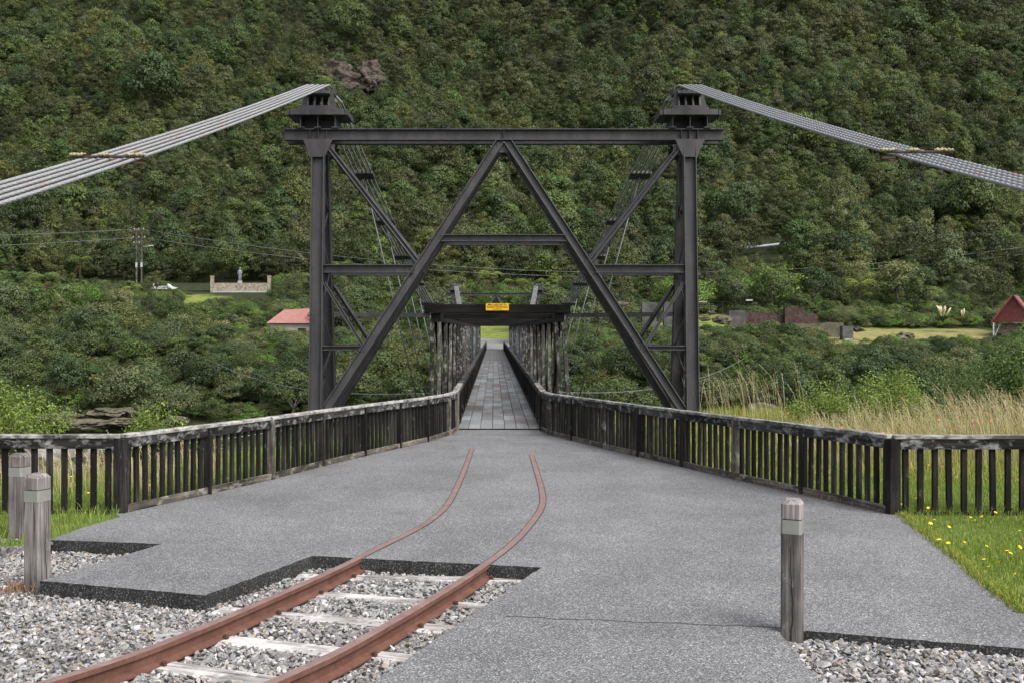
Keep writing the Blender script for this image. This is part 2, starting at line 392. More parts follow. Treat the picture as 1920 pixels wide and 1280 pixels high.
def box(name, c, size, mat, parent=None, rz=0.0, ch=0.006):
    """upright box centred on c"""
    o = meshobj(name, box_mesh(size[0], size[1], size[2], mat, ch), None, parent, (c[0], c[1], c[2]-size[2]/2))
    o.rotation_euler[2] = rz; return o
def at(px, py, Y):                       # the world point seen at a pixel of the photograph, at distance Y
    return Vector(((px-VX)*Y/F, Y, CZ-(py-VY)*Y/F))
def gp(px, py, dz=0.0):                  # the point of the sloping approach at a pixel
    Y = (1.82-dz)/((py-VY)/F-0.018); return Vector(((px-VX)*Y/F, Y, 0.42+dz-0.018*Y))
def gz(Y, dz=0.0): return 0.42+dz-0.018*Y
def sstep(a, b, x):
    t = np.clip((np.asarray(x, float)-a)/(b-a), 0, 1); return t*t*(3-2*t)
def inpoly(P, poly):
    x, y = P[:, 0], P[:, 1]; ins = np.zeros(len(P), bool); n_ = len(poly)
    for i in range(n_):
        x0, y0 = poly[i][0], poly[i][1]; x1, y1 = poly[(i+1) % n_][0], poly[(i+1) % n_][1]
        cnd = ((y0 > y) != (y1 > y)) & (x < (x1-x0)*(y-y0)/((y1-y0) if y1 != y0 else 1e-9)+x0); ins ^= cnd
    return ins
def fast_mesh(name, V, Fc, tint=None, smooth=False):
    """V (n,3), Fc (m,k) numpy, tint (n,3) per vertex"""
    me = bpy.data.meshes.new(name); k = Fc.shape[1]
    me.vertices.add(len(V)); me.vertices.foreach_set('co', V.astype(np.float32).ravel())
    me.loops.add(Fc.size); me.loops.foreach_set('vertex_index', Fc.astype(np.int32).ravel())
    me.polygons.add(len(Fc)); me.polygons.foreach_set('loop_start', np.arange(0, Fc.size, k, dtype=np.int32))
    me.polygons.foreach_set('use_smooth', np.full(len(Fc), smooth))
    me.update(calc_edges=True)
    if tint is not None:
        at_ = me.attributes.new('tint', 'FLOAT_COLOR', 'POINT')
        at_.data.foreach_set('color', np.concatenate([tint, np.ones((len(V), 1))], 1).astype(np.float32).ravel())
    return me

# ------------------------------------------------------------------ terrain
def terrain(X, Y):
    X = np.asarray(X, float); Y = np.asarray(Y, float)
    far = np.interp(Y, [88, 93, 97, 104, 111, 117, 135, 150, 170, 185, 200, 260, 330, 420, 620], [-10.5, -8.6, -6.5, -3.6, -1.0, -0.12, 0.5, 2.2, 5.4, 8, 14.5, 47, 92, 152, 270])
    far = far+2.7*sstep(-12, -30, X)*sstep(128, 150, Y)*(1-sstep(180, 196, Y))
    far = far-14*np.exp(-((X+18-(Y-300)*0.25)/38)**2)*sstep(235, 320, Y)+9*np.exp(-((X+95)/45)**2)*sstep(215, 280, Y)+6*np.exp(-((X-95)/45)**2)*sstep(225, 300, Y)
    hl = sstep(190, 240, Y)
    far = far+hl*(3.2*np.sin(X*0.061+Y*0.037)*np.sin(X*0.023-Y*0.051+1.3)+1.6*np.sin(X*0.13+2.1)*np.sin(Y*0.11+X*0.04))
    far = far+0.25*np.sin(X*0.21+0.5)*np.sin(Y*0.19)*sstep(60, 90, np.abs(X)+20)
    edge = 27-12*sstep(-3.5, -8, X)+4*sstep(4, 9, X)
    near = 0.42-0.018*np.minimum(Y, 27)-0.15-10.6*sstep(0, 34, Y-edge)
    near = near+0.25*np.sin(X*0.9)*np.sin(Y*0.7)*sstep(1, 8, Y-edge)
    return np.where(Y > 80, far, near)
def tz(x, y): return float(terrain(x, y))
def hit(px, py, y0=90, y1=600):
    """where the line of sight through a pixel meets the far bank"""
    Ys = np.arange(y0, y1, 0.25); Xs = (px-VX)*Ys/F; Zs = CZ-(py-VY)*Ys/F
    k = np.argmax(terrain(Xs, Ys) > Zs); return Vector((Xs[k], Ys[k], Zs[k]))
ys = np.concatenate([np.arange(-6, 40, 0.75), np.arange(40, 200, 2.0), np.arange(200, 640, 5.0)])
hx = np.concatenate([np.arange(0, 16, 0.75), np.arange(16, 100, 3.0), np.arange(100, 420, 10.0)])
xs = np.concatenate([-hx[:0:-1], hx])
GX, GY = np.meshgrid(xs, ys); GZ = terrain(GX, GY)
V = np.stack([GX.ravel(), GY.ravel(), GZ.ravel()], 1); nx, ny = len(xs), len(ys)
ii = np.arange((nx-1)*(ny-1)); iy, ix = ii//(nx-1), ii % (nx-1); q = iy*nx+ix
Fc = np.stack([q, q+1, q+1+nx, q+nx], 1)
T = np.tile(np.array([.028, .034, .016]), (len(V), 1))
px_ = VX+F*V[:, 0]/np.maximum(V[:, 1], 1)
Yv = V[:, 1]
lawnm = ((Yv > 116) & (Yv < 165) & (px_ > 835) & (px_ < 1020)) | ((Yv > 143) & (Yv < 168) & (px_ > 1150) & (px_ < 1420)) | ((Yv > 132) & (Yv < 152) & (px_ > 1530) & (px_ < 1860)) | ((Yv > 118) & (Yv < 168) & (px_ > 325) & (px_ < 402))
T[lawnm] = (.15, .18, .045)
dry = (Yv > 132) & (Yv < 150) & (px_ > 1530) & (px_ < 1860); T[dry] = (.20, .18, .075)
bank = (Yv > 80) & (Yv < 99); T[bank] = (.040, .042, .020)
T[(Yv > 20) & (Yv < 40)] = (.05, .06, .025)
T[(Yv <= 20)] = (.10, .085, .06)
ground = meshobj('ground', fast_mesh('ground', V, Fc, T, True), 'terrain'); ground['kind'] = 'structure'
river = meshobj('river', pydata('river', [(-420, 38, -9.3), (420, 38, -9.3), (420, 95, -9.3), (-420, 95, -9.3)], [[0, 1, 2, 3]]), 'river'); river['kind'] = 'structure'

# ------------------------------------------------------------------ approach slab with its notches, joints and embedded rails
FL = [(-4.14, 11.86), (-3.62, 13.38), (-3.14, 14.88), (-2.70, 16.55), (-2.24, 18.1), (-1.77, 19.57), (-1.35, 20.9), (-0.99, 22.5), (-0.86, 23.7)]
FR = [(4.40, 11.78), (3.91, 13.38), (3.41, 14.92), (2.95, 16.45), (2.49, 18.0), (2.04, 19.55), (1.60, 21.17), (1.22, 22.6), (1.10, 23.7)]
notch = [gp(60, 1010), gp(304, 1018.7), gp(75, 1087.5), gp(384, 1115), gp(586, 1041), gp(1014.7, 1062.7), gp(853, 1173), gp(698, 1279)]
tail = notch[-1]+(notch[-1]-notch[-2])*1.4
rn = [gp(1462, 1186), gp(1505, 1181), gp(1920, 1215)]
grassR = [gp(1690, 966), gp(1760, 1020), gp(1800, 1052), gp(1850, 1097), gp(1920, 1150)]
out = [Vector((p[0]-0.10, p[1], 0)) for p in FL]
poly = [Vector((p.x, p.y, 0)) for p in notch]+[tail, Vector((rn[0].x-0.13, tail.y, 0)), rn[0], rn[1], rn[2], Vector((6.5, rn[2].y-0.25, 0)), Vector((6.5, grassR[-1].y-1.0, 0))]
poly += grassR[::-1]+[Vector((p[0]+0.10, p[1], 0)) for p in FR]+[Vector((1.2, 24.05, 0)), Vector((-0.96, 24.05, 0))]+out[::-1]+[gp(225, 968), gp(165, 985), gp(98, 1009)]
def densify(xy, step, jit):
    o = []
    for (x0, y0), (x1, y1) in zip(xy, xy[1:]+xy[:1]):
        L = math.hypot(x1-x0, y1-y0); k = max(1, int(L/step)) if min(y0, y1) < 13 else 1; nx_, ny_ = -(y1-y0)/L, (x1-x0)/L
        for i in range(k): t = i/k; j_ = random.gauss(0, jit) if i else 0; o.append((x0+(x1-x0)*t+nx_*j_, y0+(y1-y0)*t+ny_*j_))
    return o
slab_xy = densify([(p[0], p[1]) for p in poly], .07, .005)
def slab_mesh(xy, thick, name):
    n_ = len(xy); bm = bmesh.new()
    vt = [bm.verts.new((x, y, gz(y))) for x, y in xy]; vb = [bm.verts.new((x, y, gz(y)-thick)) for x, y in xy]
    f = bm.faces.new(vt); f.material_index = 0
    for i in range(n_):
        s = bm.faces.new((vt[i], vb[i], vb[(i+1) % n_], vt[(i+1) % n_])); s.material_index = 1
    bmesh.ops.recalc_face_normals(bm, faces=bm.faces)
    if bm.faces[:][0].normal.z < 0: bmesh.ops.reverse_faces(bm, faces=bm.faces)
    bmesh.ops.triangulate(bm, faces=[f])
    me = bpy.data.meshes.new(name); bm.to_mesh(me); bm.free(); return me
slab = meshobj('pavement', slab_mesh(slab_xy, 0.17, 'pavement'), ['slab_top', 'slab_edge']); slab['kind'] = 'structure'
def strip(name, pts, width, mat, parent, dz):
    """thin flat strip lying on the slope"""
    vs = []; fs = []
    for i, p in enumerate(pts):
        d = (pts[min(i+1, len(pts)-1)]-pts[max(i-1, 0)]).normalized(); nrm = Vector((-d.y, d.x, 0))*width/2
        for s in (1, -1): a = p+nrm*s; vs.append((a.x, a.y, gz(a.y, dz)))
    for i in range(len(pts)-1): fs.append([2*i, 2*i+1, 2*i+3, 2*i+2])
    me = pydata(name, vs, fs); o = meshobj(name, me, mat, parent); return o
jp = [gp(948+ (1460-948)*t, 1155+(1176-1155)*t)+Vector((0, 0.012*math.sin(t*23)+0.01*math.sin(t*61), 0)) for t in np.linspace(0, 1, 30)]
strip('joint', jp, 0.010, 'joint', slab, 0.003)
strip('joint', [Vector((-0.99+2.24*t, 22.55, 0)) for t in np.linspace(0, 1, 6)], 0.05, 'joint', slab, 0.003)
def spline(pts, n_):
    P = [Vector(p) for p in pts]; P = [P[0]*2-P[1]]+P+[P[-1]*2-P[-2]]; o = []
    for i in range(1, len(P)-2):
        for t in np.linspace(0, 1, n_, endpoint=False):
            a, b_, c_, d = P[i-1], P[i], P[i+1], P[i+2]
            o.append(0.5*((2*b_)+(c_-a)*t+(2*a-5*b_+4*c_-d)*t*t+(3*b_-a-3*c_+d)*t**3))
    o.append(P[-2]); return o
def smooth(pts, k=2):
    for _ in range(k): pts = [pts[0]]+[(pts[i-1]+pts[i]*2+pts[i+1])/4 for i in range(1, len(pts)-1)]+[pts[-1]]
    return pts
Lpx = [(885.4,840),(875.9,867.5),(863,899),(845,938),(824,963),(782,992),(730.6,1016.5),(666,1048.8),(601.5,1079.5),(520.7,1115),(440,1150.5),(375,1177.5),(250,1227.5),(90,1277.5)]
Rpx = [(996.7,851.7),(1005.6,882),(1015,913),(1018.5,937),(1014,955),(999,977),(976,1004.5),(946.5,1031),(907,1060),(827.5,1112),(730.6,1168),(633.7,1223),(511,1278)]
railL = smooth(spline([gp(*p) for p in Lpx], 8), 20); railR = smooth(spline([gp(*p) for p in Rpx], 8), 20)
for rl in (railL, railR):
    d = (rl[-1]-rl[-8]).normalized()
    for k in range(1, 12): rl.append(rl[-1]+d*0.3)
pitY = notch[4].y
PIT = [notch[3], notch[4], notch[5], notch[6], notch[7], tail, Vector((-8, tail.y, 0)), Vector((-9, 8.6, 0)), Vector((-6.4, 10.6, 0)), notch[0], notch[1], notch[2]]
PIT = [(p[0], p[1]) for p in PIT]
RG = [rn[0], rn[1], rn[2], Vector((7.5, rn[2].y-0.3, 0)), Vector((7.5, 2.5, 0)), Vector((rn[0].x-0.25, 2.5, 0))]
RG = [(p[0], p[1]) for p in RG]
# exposed rails: head, web and foot in one rail section; beyond the pit only the head shows, flush with the slab
track = thing('tram_track', (railL[-1].x+0.6, railL[-1].y, gz(railL[-1].y)-0.13), 'rusty narrow gauge tram track curving from gravel into the grey pavement', 'track')
HW, FW = 0.034, 0.062
SEC = [(-HW, 0), (HW, 0), (HW, -.03), (.012, -.042), (.010, -.095), (FW, -.110), (FW, -.120), (-FW, -.120), (-FW, -.110), (-.010, -.095), (-.012, -.042), (-HW, -.03)]
for rl in (railL, railR):
    inside = [p for p in rl if inpoly(np.array([[p.x, p.y]]), PIT)[0] or p.y < notch[5].y-0.1 and p.y < pitY]
    ks = [i for i, p in enumerate(rl) if p in inside]; k0 = min(ks)-1
    seg = rl[k0:]; vs = []; fs = []
    base = seg[0].copy(); base.z = gz(base.y)
    for i, p in enumerate(seg):
        d = (seg[min(i+1, len(seg)-1)]-seg[max(i-1, 0)]).normalized(); nrm = Vector((-d.y, d.x, 0))
        for x, z in SEC: a = p+nrm*x; vs.append((a.x-base.x, a.y-base.y, gz(a.y, z+0.004)-base.z))
    k = len(SEC)
    for i in range(len(seg)-1): fs += [[i*k+j, i*k+(j+1) % k, (i+1)*k+(j+1) % k, (i+1)*k+j] for j in range(k)]
    fs += [list(range(k)), [(len(seg)-1)*k+j for j in range(k)]]
    me = fix(pydata('rail', vs, fs))
    me.materials.append(MATS['rust_rail']); me.materials.append(MATS['rail_head'])
    for f in me.polygons:
        if f.normal.z > 0.8 and f.center.z > -0.06+ (gz(base.y+f.center.y)-base.z): f.material_index = 1
    ro = meshobj('rail', me, None, track, base)
    o = strip('rail_head', rl[:k0+2], 0.066, 'rail_head', track, 0.005); o.location = -org(track)
    o = strip('rail_groove', rl[:k0+1], 0.088, 'joint', track, 0.0025); o.location = -org(track)
def along(rl, yy):
    for i in range(len(rl)-1):
        if rl[i].y >= yy >= rl[i+1].y:
            t = (rl[i].y-yy)/max(1e-6, rl[i].y-rl[i+1].y); return rl[i].lerp(rl[i+1], t), (rl[i+1]-rl[i]).normalized()
    return rl[-1], (rl[-1]-rl[-2]).normalized()
sleepers = []
for yy in (9.02, 8.42, 7.78, 7.12, 6.52, 5.92, 5.32, 4.7):
    p, d = along(railL, yy); q = p
    nrm = Vector((d.y, -d.x, 0)).normalized()
    if nrm.x < 0: nrm = -nrm
    if yy > 8.9: nrm = Vector((0.995, -0.06, 0)).normalized()
    a = p-nrm*(0.42+random.uniform(-.06, .06)); b_ = p+nrm*(1.62+random.uniform(-.05, .05))
    a.z = gz(a.y, -0.175); b_.z = gz(b_.y, -0.175)
    beam('sleeper', a, b_, 0.19+random.uniform(-.02, .02), 0.13, 'sleeper_timber', track, c=0.012); sleepers.append((a, b_))
    for rl in (railL, railR):
        rp, rd = along(rl, p.y-0.0 if rl is railL else p.y+nrm.y*1.2)
        nr = Vector((-rd.y, rd.x, 0))
        for s in (1, -1):
            c_ = rp+nr*s*0.068
            if inpoly(np.array([[c_.x, c_.y]]), PIT)[0]:
                box('spike', (c_.x, c_.y, gz(c_.y, -0.098)), (0.028, 0.035, 0.035), 'spike_rust', track, math.atan2(rd.y, rd.x), 0.005)

# gravel: crushed stones, each its own little polyhedron
bedp = meshobj('gravel_bed', slab_mesh(PIT, 0.02, 'bed'), 'gravel_bed'); bedp['kind'] = 'structure'
bedp.location.z = -0.135
bedr = meshobj('gravel_bed', slab_mesh(RG, 0.02, 'bed'), 'gravel_bed'); bedr['kind'] = 'structure'; bedr.location.z = -0.075
def stone_protos(k):
    P = []
    for _ in range(k):
        pts = R.normal(size=(13, 3)); pts /= np.linalg.norm(pts, axis=1)[:, None]
        pts *= np.array([1.0, R.uniform(.62, .9), R.uniform(.42, .7)])*R.uniform(.85, 1.1, (13, 1))
        bm = bmesh.new(); [bm.verts.new(p) for p in pts]
        h = bmesh.ops.convex_hull(bm, input=bm.verts)
        bmesh.ops.triangulate(bm, faces=bm.faces); bm.verts.ensure_lookup_table()
        loose = [v for v in bm.verts if not v.link_faces]; bmesh.ops.delete(bm, geom=loose, context='VERTS')
        bm.verts.index_update(); P.append((np.array([v.co[:] for v in bm.verts]), np.array([[v.index for v in f.verts] for f in bm.faces]))); bm.free()
    return P
SP = stone_protos(28)
PAL = np.array([[.34,.335,.33],[.25,.245,.245],[.42,.41,.40],[.17,.165,.165],[.30,.28,.265],[.20,.19,.195],[.50,.49,.48],[.33,.28,.22],[.22,.205,.20],[.28,.285,.295]])
def scatter_stones(name, pts, sizes, z0, label):
    VV, FF, TT = [], [], []; off = 0
    for (x, y), s, dz in zip(pts, sizes, z0):
        v, f = SP[R.integers(len(SP))]; a = R.uniform(0, 6.283); t = R.normal(0, .35, 2)
        ca, sa = math.cos(a), math.sin(a)
        v = v*s; v = v @ np.array([[1, 0, t[0]], [0, 1, t[1]], [0, 0, 1]])
        v = np.stack([v[:, 0]*ca-v[:, 1]*sa+x, v[:, 0]*sa+v[:, 1]*ca+y, v[:, 2]+gz(y, dz)], 1)
        VV.append(v); FF.append(f+off); off += len(v)
        TT.append(np.tile(PAL[R.integers(len(PAL))]*R.uniform(.58, .98), (len(v), 1)))
    o = meshobj(name, fast_mesh(name, np.concatenate(VV), np.concatenate(FF), np.concatenate(TT)), 'gravel')
    return tag(o, label, 'gravel', kind='stuff')
def dist_line(P, rl):
    A = np.array([[p.x, p.y] for p in rl]); return np.min(np.linalg.norm(P[:, None, :]-A[None, :, :], axis=2), axis=1)
N = 52000
P = np.stack([R.uniform(-5.2, 0.8, N), R.uniform(4.9, 11.2, N)], 1)
P = P[inpoly(P, PIT)]; pxx = VX+F*P[:, 0]/P[:, 1]; P = P[(pxx > -260)]
dl = np.minimum(dist_line(P, railL[40:]), dist_line(P, railR[40:])) if len(P) else None
keep = (dl > 0.088)
ons = np.zeros(len(P), bool)
for a, b_ in sleepers:
    ab = np.array([b_.x-a.x, b_.y-a.y]); L = np.linalg.norm(ab); u = ab/L; rel = P-np.array([a.x, a.y])
    t = rel @ u; dd = np.abs(rel[:, 0]*u[1]-rel[:, 1]*u[0])
    ins = (t > -0.02) & (t < L) & (dd < 0.085)
    cover = 0.97
    insleft = ins & (t < 0.36); ons |= (ins & (R.random(len(P)) < cover) & ~insleft) | (insleft & (R.random(len(P)) < 0.70))
P = P[keep & ~ons]
ea, eb = gp(98, 1009), Vector((-6.4, 10.3, 0)); eu = np.array([eb.x-ea.x, eb.y-ea.y]); eu /= np.linalg.norm(eu); er_ = P-np.array([ea.x, ea.y])
rise = .10*(1-sstep(.05, .45, np.abs(er_[:, 0]*eu[1]-er_[:, 1]*eu[0])))*(er_ @ eu > -.05)
scatter_stones('gravel', P, np.clip(R.lognormal(math.log(.0185), .28, len(P)), .009, .034), -0.128+rise+0.02*R.random(len(P))+0.006*np.sin(P[:, 0]*7)*np.sin(P[:, 1]*6), 'loose grey crushed stone ballast around the rusty rails and sleepers')
N = 17000
P = np.stack([R.uniform(1.0, 5.2, N), R.uniform(4.9, 7.3, N)], 1); P = P[inpoly(P, RG)]
bc = gp(1485, 1200, -0.06); P = P[np.linalg.norm(P-np.array([bc.x, bc.y]), axis=1) > 0.10]
scatter_stones('gravel', P, np.clip(R.lognormal(math.log(.0215), .30, len(P)), .010, .04), -0.072+0.025*R.random(len(P)), 'loose grey gravel in the notch beside the lone timber bollard')

# ------------------------------------------------------------------ lawns
def poly_sheet(name, xy, dz, mat):
    bm = bmesh.new(); f = bm.faces.new([bm.verts.new((x, y, gz(y, dz))) for x, y in xy])
    if f.normal.z < 0: f.normal_flip()
    bmesh.ops.triangulate(bm, faces=[f]); me = bpy.data.meshes.new(name); bm.to_mesh(me); bm.free()
    for p_ in me.polygons: pass
    o = meshobj(name, me, mat); o['kind'] = 'structure'; return o
LR = [(p.x, p.y) for p in grassR[::-1]]; 
LR = [(9, LR[0][1]-1.2), (6.5, LR[0][1]-0.95)]+LR+[(p[0]+0.10, p[1]) for p in FR[:-1]]+[(1.6, 25), (6, 29), (16, 31), (16, 6)]
LL = [(p[0]-0.10, p[1]) for p in FL[:-1]][::-1]+[(gp(225, 968).x, gp(225, 968).y), (gp(165, 985).x, gp(165, 985).y), (gp(98, 1009).x, gp(98, 1009).y), (gp(20, 1022).x, gp(20, 1022).y), (-6.4, 10.3), (-8.6, 9.6), (-9.5, 14.5), (-6, 15.5), (-4.6, 19), (-1.6, 24)]
poly_sheet('lawn', LR, -0.012, 'lawn')
o = meshobj('lawn', slab_mesh(LL, .13, 'lawn'), ['lawn', 'gravel_bed']); o['kind'] = 'structure'; o.location.z = -.012
def blades(name, P, Z, H, W, mat, label, cat, bend=0.5, hue=0.25, pal=None):
    n_ = len(P); a = R.uniform(0, 6.283, n_); b_ = R.uniform(0, 6.283, n_); bl = R.uniform(.1, bend, n_)*H
    dx, dy = np.cos(a)*W/2, np.sin(a)*W/2
    b0 = np.stack([P[:, 0]-dx, P[:, 1]-dy, Z], 1); b1 = np.stack([P[:, 0]+dx, P[:, 1]+dy, Z], 1)
    m0 = np.stack([P[:, 0]-dx*.8+np.cos(b_)*bl*.35, P[:, 1]-dy*.8+np.sin(b_)*bl*.35, Z+H*.55], 1); m1 = m0+np.stack([dx*1.6, dy*1.6, 0*dx], 1)
    tp = np.stack([P[:, 0]+np.cos(b_)*bl, P[:, 1]+np.sin(b_)*bl, Z+H*np.sqrt(np.maximum(.05, 1-(bl/H)**2))], 1)
    V = np.stack([b0, b1, m1, m0, tp], 1).reshape(-1, 3); i = np.arange(n_)*5
    Fc = np.concatenate([np.stack([i, i+1, i+2], 1), np.stack([i, i+2, i+3], 1), np.stack([i+3, i+2, i+4], 1)])
    v = R.uniform(1-hue, 1+hue, (n_, 1)); t = np.ones((n_, 3))*v
    if pal is not None:
        k = R.choice(len(pal), n_, p=[q_[0] for q_ in pal]); t = t*np.array([q_[1] for q_ in pal])[k]
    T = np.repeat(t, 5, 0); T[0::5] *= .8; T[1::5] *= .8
    o = meshobj(name, fast_mesh(name, V, Fc, T), mat); return tag(o, label, cat, kind='stuff')
GP = [(.72, (1, 1, 1)), (.16, (1.5, 1.2, 1.3)), (.12, (2.3, 1.55, 2.2))]
def lawn_pts(n_, x0, x1, y0, y1, poly):
    P = np.stack([R.uniform(x0, x1, n_), y0+(y1-y0)*R.random(n_)**1.35], 1); P = P[inpoly(P, poly)]
    px_ = VX+F*P[:, 0]/P[:, 1]; return P[(px_ < 2150) & (px_ > -250)]
P = lawn_pts(150000, 1.6, 10.5, 6.2, 16, LR); H = np.clip(R.normal(.045, .018, len(P)), .015, .12)*(1+.5*np.sin(P[:, 0]*2.3)*np.sin(P[:, 1]*1.9))
fenceline = np.abs(P[:, 1]-11.8) < 0.15; H = np.where(fenceline & (P[:, 0] > 4.4), H*1.6, H)
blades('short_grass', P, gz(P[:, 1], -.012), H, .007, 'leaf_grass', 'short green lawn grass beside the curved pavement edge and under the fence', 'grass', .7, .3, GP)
ge = smooth(spline(grassR, 12), 4); PE = []
for a, b_ in zip(ge[:-1], ge[1:]):
    for _ in range(int(900*(b_-a).length)): t = R.random(); p = a.lerp(b_, t); PE.append((p.x+R.normal(.02, .035), p.y+R.normal(.02, .035)))
PE = np.array(PE); blades('lawn_edge_grass', PE, gz(PE[:, 1], 0), np.clip(R.normal(.04, .02, len(PE)), .012, .10), .007, 'leaf_grass', 'ragged part dried grass creeping over the curved pavement edge', 'grass', .95, .3, [(.5, (1, 1, 1)), (.25, (1.7, 1.25, 1.4)), (.25, (2.4, 1.5, 2.2))])
P = lawn_pts(60000, -9, -1.0, 9.3, 23, LL); H = np.clip(R.normal(.085, .04, len(P)), .02, .22)
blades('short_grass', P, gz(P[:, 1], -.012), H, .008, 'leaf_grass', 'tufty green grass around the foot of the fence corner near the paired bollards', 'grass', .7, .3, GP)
P = lawn_pts(70000, 2.0, 14, 14.5, 29, LR); H = np.clip(R.normal(.22, .09, len(P)), .05, .5)*sstep(13.5, 19, P[:, 1])+.05
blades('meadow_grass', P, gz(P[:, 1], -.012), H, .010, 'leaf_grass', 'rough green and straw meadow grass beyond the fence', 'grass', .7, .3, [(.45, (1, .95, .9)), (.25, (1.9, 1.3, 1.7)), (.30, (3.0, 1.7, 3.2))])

# ------------------------------------------------------------------ fences
def bal_line(parent, a, b_, step, top_z, bot_z, mat, first=0.5, limit=10**9, store=None, w_=0.062):
    d = Vector((b_[0]-a[0], b_[1]-a[1], 0)); L = d.length; n_ = max(1, int(round(L/step))); d.normalize(); nrm = Vector((-d.y, d.x, 0))
    for i in range(n_):
        s = L*(i+first)/n_; x, y = a[0]+d.x*s, a[1]+d.y*s; z0, z1 = bot_z(y), top_z(y)
        if store is not None and store[0] >= limit: store[1].append((x, y, z0, z1, d)); continue
        if store is not None: store[0] += 1
        o = meshobj('baluster', box_mesh(w_, 0.042, round(z1-z0, 2), mat, 0.004), None, parent, (x, y, z0))
        o.rotation_euler = (random.gauss(0, .006), random.gauss(0, .006), math.atan2(d.y, d.x)+random.gauss(0, .02))
FH = 0.87
def fence_seg(parent, a, b_, inner, zf, sec_post=True):
    """one bay between two posts; inner: unit vector to the walked side"""
    A = Vector((a[0], a[1], 0)); B = Vector((b_[0], b_[1], 0)); d = (B-A).normalized(); nrm = Vector((-d.y, d.x, 0)); nrm = nrm if nrm.dot(Vector((inner[0], inner[1], 0))) > 0 else -nrm
    z = lambda p, h: Vector((p.x, p.y, zf(p.y)+h))
    ov = d*0.004
    beam('cap_rail', z(A+ov, FH-.022), z(B-ov, FH-.022), 0.135, 0.042, 'rail_pale' if A.x < 0 else 'rail_timber', parent, c=0.006)
    fa, fb = A+nrm*.046+d*.028, B+nrm*.046-d*.028
    beam('fascia_rail', z(fa, FH-.098), z(fb, FH-.098), 0.032, 0.105, 'fascia_timber', parent)
    beam('bottom_board', z(A+nrm*.046+d*.028, 0.045), z(B+nrm*.046-d*.028, 0.045), 0.036, 0.085, 'kick_timber', parent)
    bal_line(parent, A+d*.03, B-d*.03, 0.162, lambda y: zf(y)+FH-.046, lambda y: zf(y)-.06, 'fence_timber')
def fence(name, pts, side, label, ret_end):
    zf = lambda y: gz(min(y, 24.3))
    t = thing(name, (pts[0][0], pts[0][1], zf(pts[0][1])), label, 'fence')
    for i in range(len(pts)-1): fence_seg(t, pts[i], pts[i+1], (-side, 0), zf)
    for i, p in enumerate(pts):
        if i == 0: continue
        q0, q1 = pts[i-1], pts[min(i+1, len(pts)-1)]; d = Vector((q1[0]-q0[0], q1[1]-q0[1], 0)).normalized(); nrm = Vector((-d.y, d.x, 0))*(1 if side < 0 else -1); nrm = nrm if nrm.x*side < 0 else -nrm
        x, y = p[0]+nrm.x*.035, p[1]+nrm.y*.035
        box('post', (x, y, zf(y)+(FH-.044)/2-.06), (0.046, 0.105, FH-.044+.12), 'fence_timber' if random.random() < .72 else 'kick_timber', t, math.atan2(d.y, d.x))
    c = pts[0]
    box('corner_post', (c[0], c[1], zf(c[1])+(FH-.046)/2-.08), (0.13, 0.13, FH-.046+.16), 'fence_timber', t, 0.25*side)
    # return running away from the pavement
    yr = c[1]; n_ = 3; x1 = ret_end
    for k in range(n_):
        xa = c[0]+(x1-c[0])*k/n_; xb = c[0]+(x1-c[0])*(k+1)/n_
        fz = lambda y: zf(yr)
        s = 1 if xb > xa else -1
        beam('cap_rail', (xa+s*.004, yr, fz(0)+FH-.022), (xb-s*.004, yr, fz(0)+FH-.022), 0.14, 0.042, 'rail_timber', t, c=0.006)
        g0 = 0.07 if k == 0 else 0.002
        beam('fascia_rail', (xa+s*g0, yr-.042, fz(0)+FH-.10), (xb-s*.002, yr-.042, fz(0)+FH-.10), 0.034, 0.110, 'fascia_timber', t)
        beam('bottom_board', (xa+s*g0, yr-.042, fz(0)-.005), (xb-s*.002, yr-.042, fz(0)-.005), 0.034, 0.06, 'fence_timber', t)
        bal_line(t, (xa+s*.06, yr), (xb, yr), 0.168, lambda y: fz(0)+FH-.046, lambda y: fz(0)-.03, 'fence_timber', 0.55)
        if k: box('post', (xb, yr+.03, fz(0)+.36), (0.09, 0.06, .92), 'fence_timber', t)
    return t
fence('timber_fence', FL, -1, 'weathered black timber baluster fence with white lichened rail beside the paired bollards', -9.2)
fence('timber_fence', FR, 1, 'weathered dark timber baluster fence beside the yellow flowered lawn', 9.4)

# ------------------------------------------------------------------ suspension bridge: span with deck, timber trusses and roof beams
BX = 0.12; Y0, YE = 24.05, 117.5
TX, TH = 0.10, 1.63; TY0, TY1 = 28.0, 113.0; NP = 23; PS = (TY1-TY0)/NP
span = thing('bridge_span', (BX, Y0, 0), 'long narrow footbridge span between dark timber trusses with beams overhead', 'bridge')
def merged_boxes(name, items, mat, parent, kind=None):
    """many small boxes in one mesh; items of (centre, half sizes, angle)"""
    B = np.array([[-1,-1,-1],[1,-1,-1],[1,1,-1],[-1,1,-1],[-1,-1,1],[1,-1,1],[1,1,1],[-1,1,1]], float)
    Q = np.array([[0,3,2,1],[4,5,6,7],[0,1,5,4],[1,2,6,5],[2,3,7,6],[3,0,4,7]])
    VV, FF = [], []
    for i, (c, h, a) in enumerate(items):
        v = B*np.array(h); v = np.stack([v[:, 0]*math.cos(a)-v[:, 1]*math.sin(a), v[:, 0]*math.sin(a)+v[:, 1]*math.cos(a), v[:, 2]], 1)+np.array(c)
        VV.append(v); FF.append(Q+8*i)
    o = meshobj(name, fast_mesh(name, np.concatenate(VV), np.concatenate(FF)), mat, parent)
    o.location = -org(parent)
    if kind: o['kind'] = kind
    return o
edges = [-.95, -.70, -.43, -.15, .13, .40, .68, .95]; rest = []
rows = int((YE-Y0)/1.2)
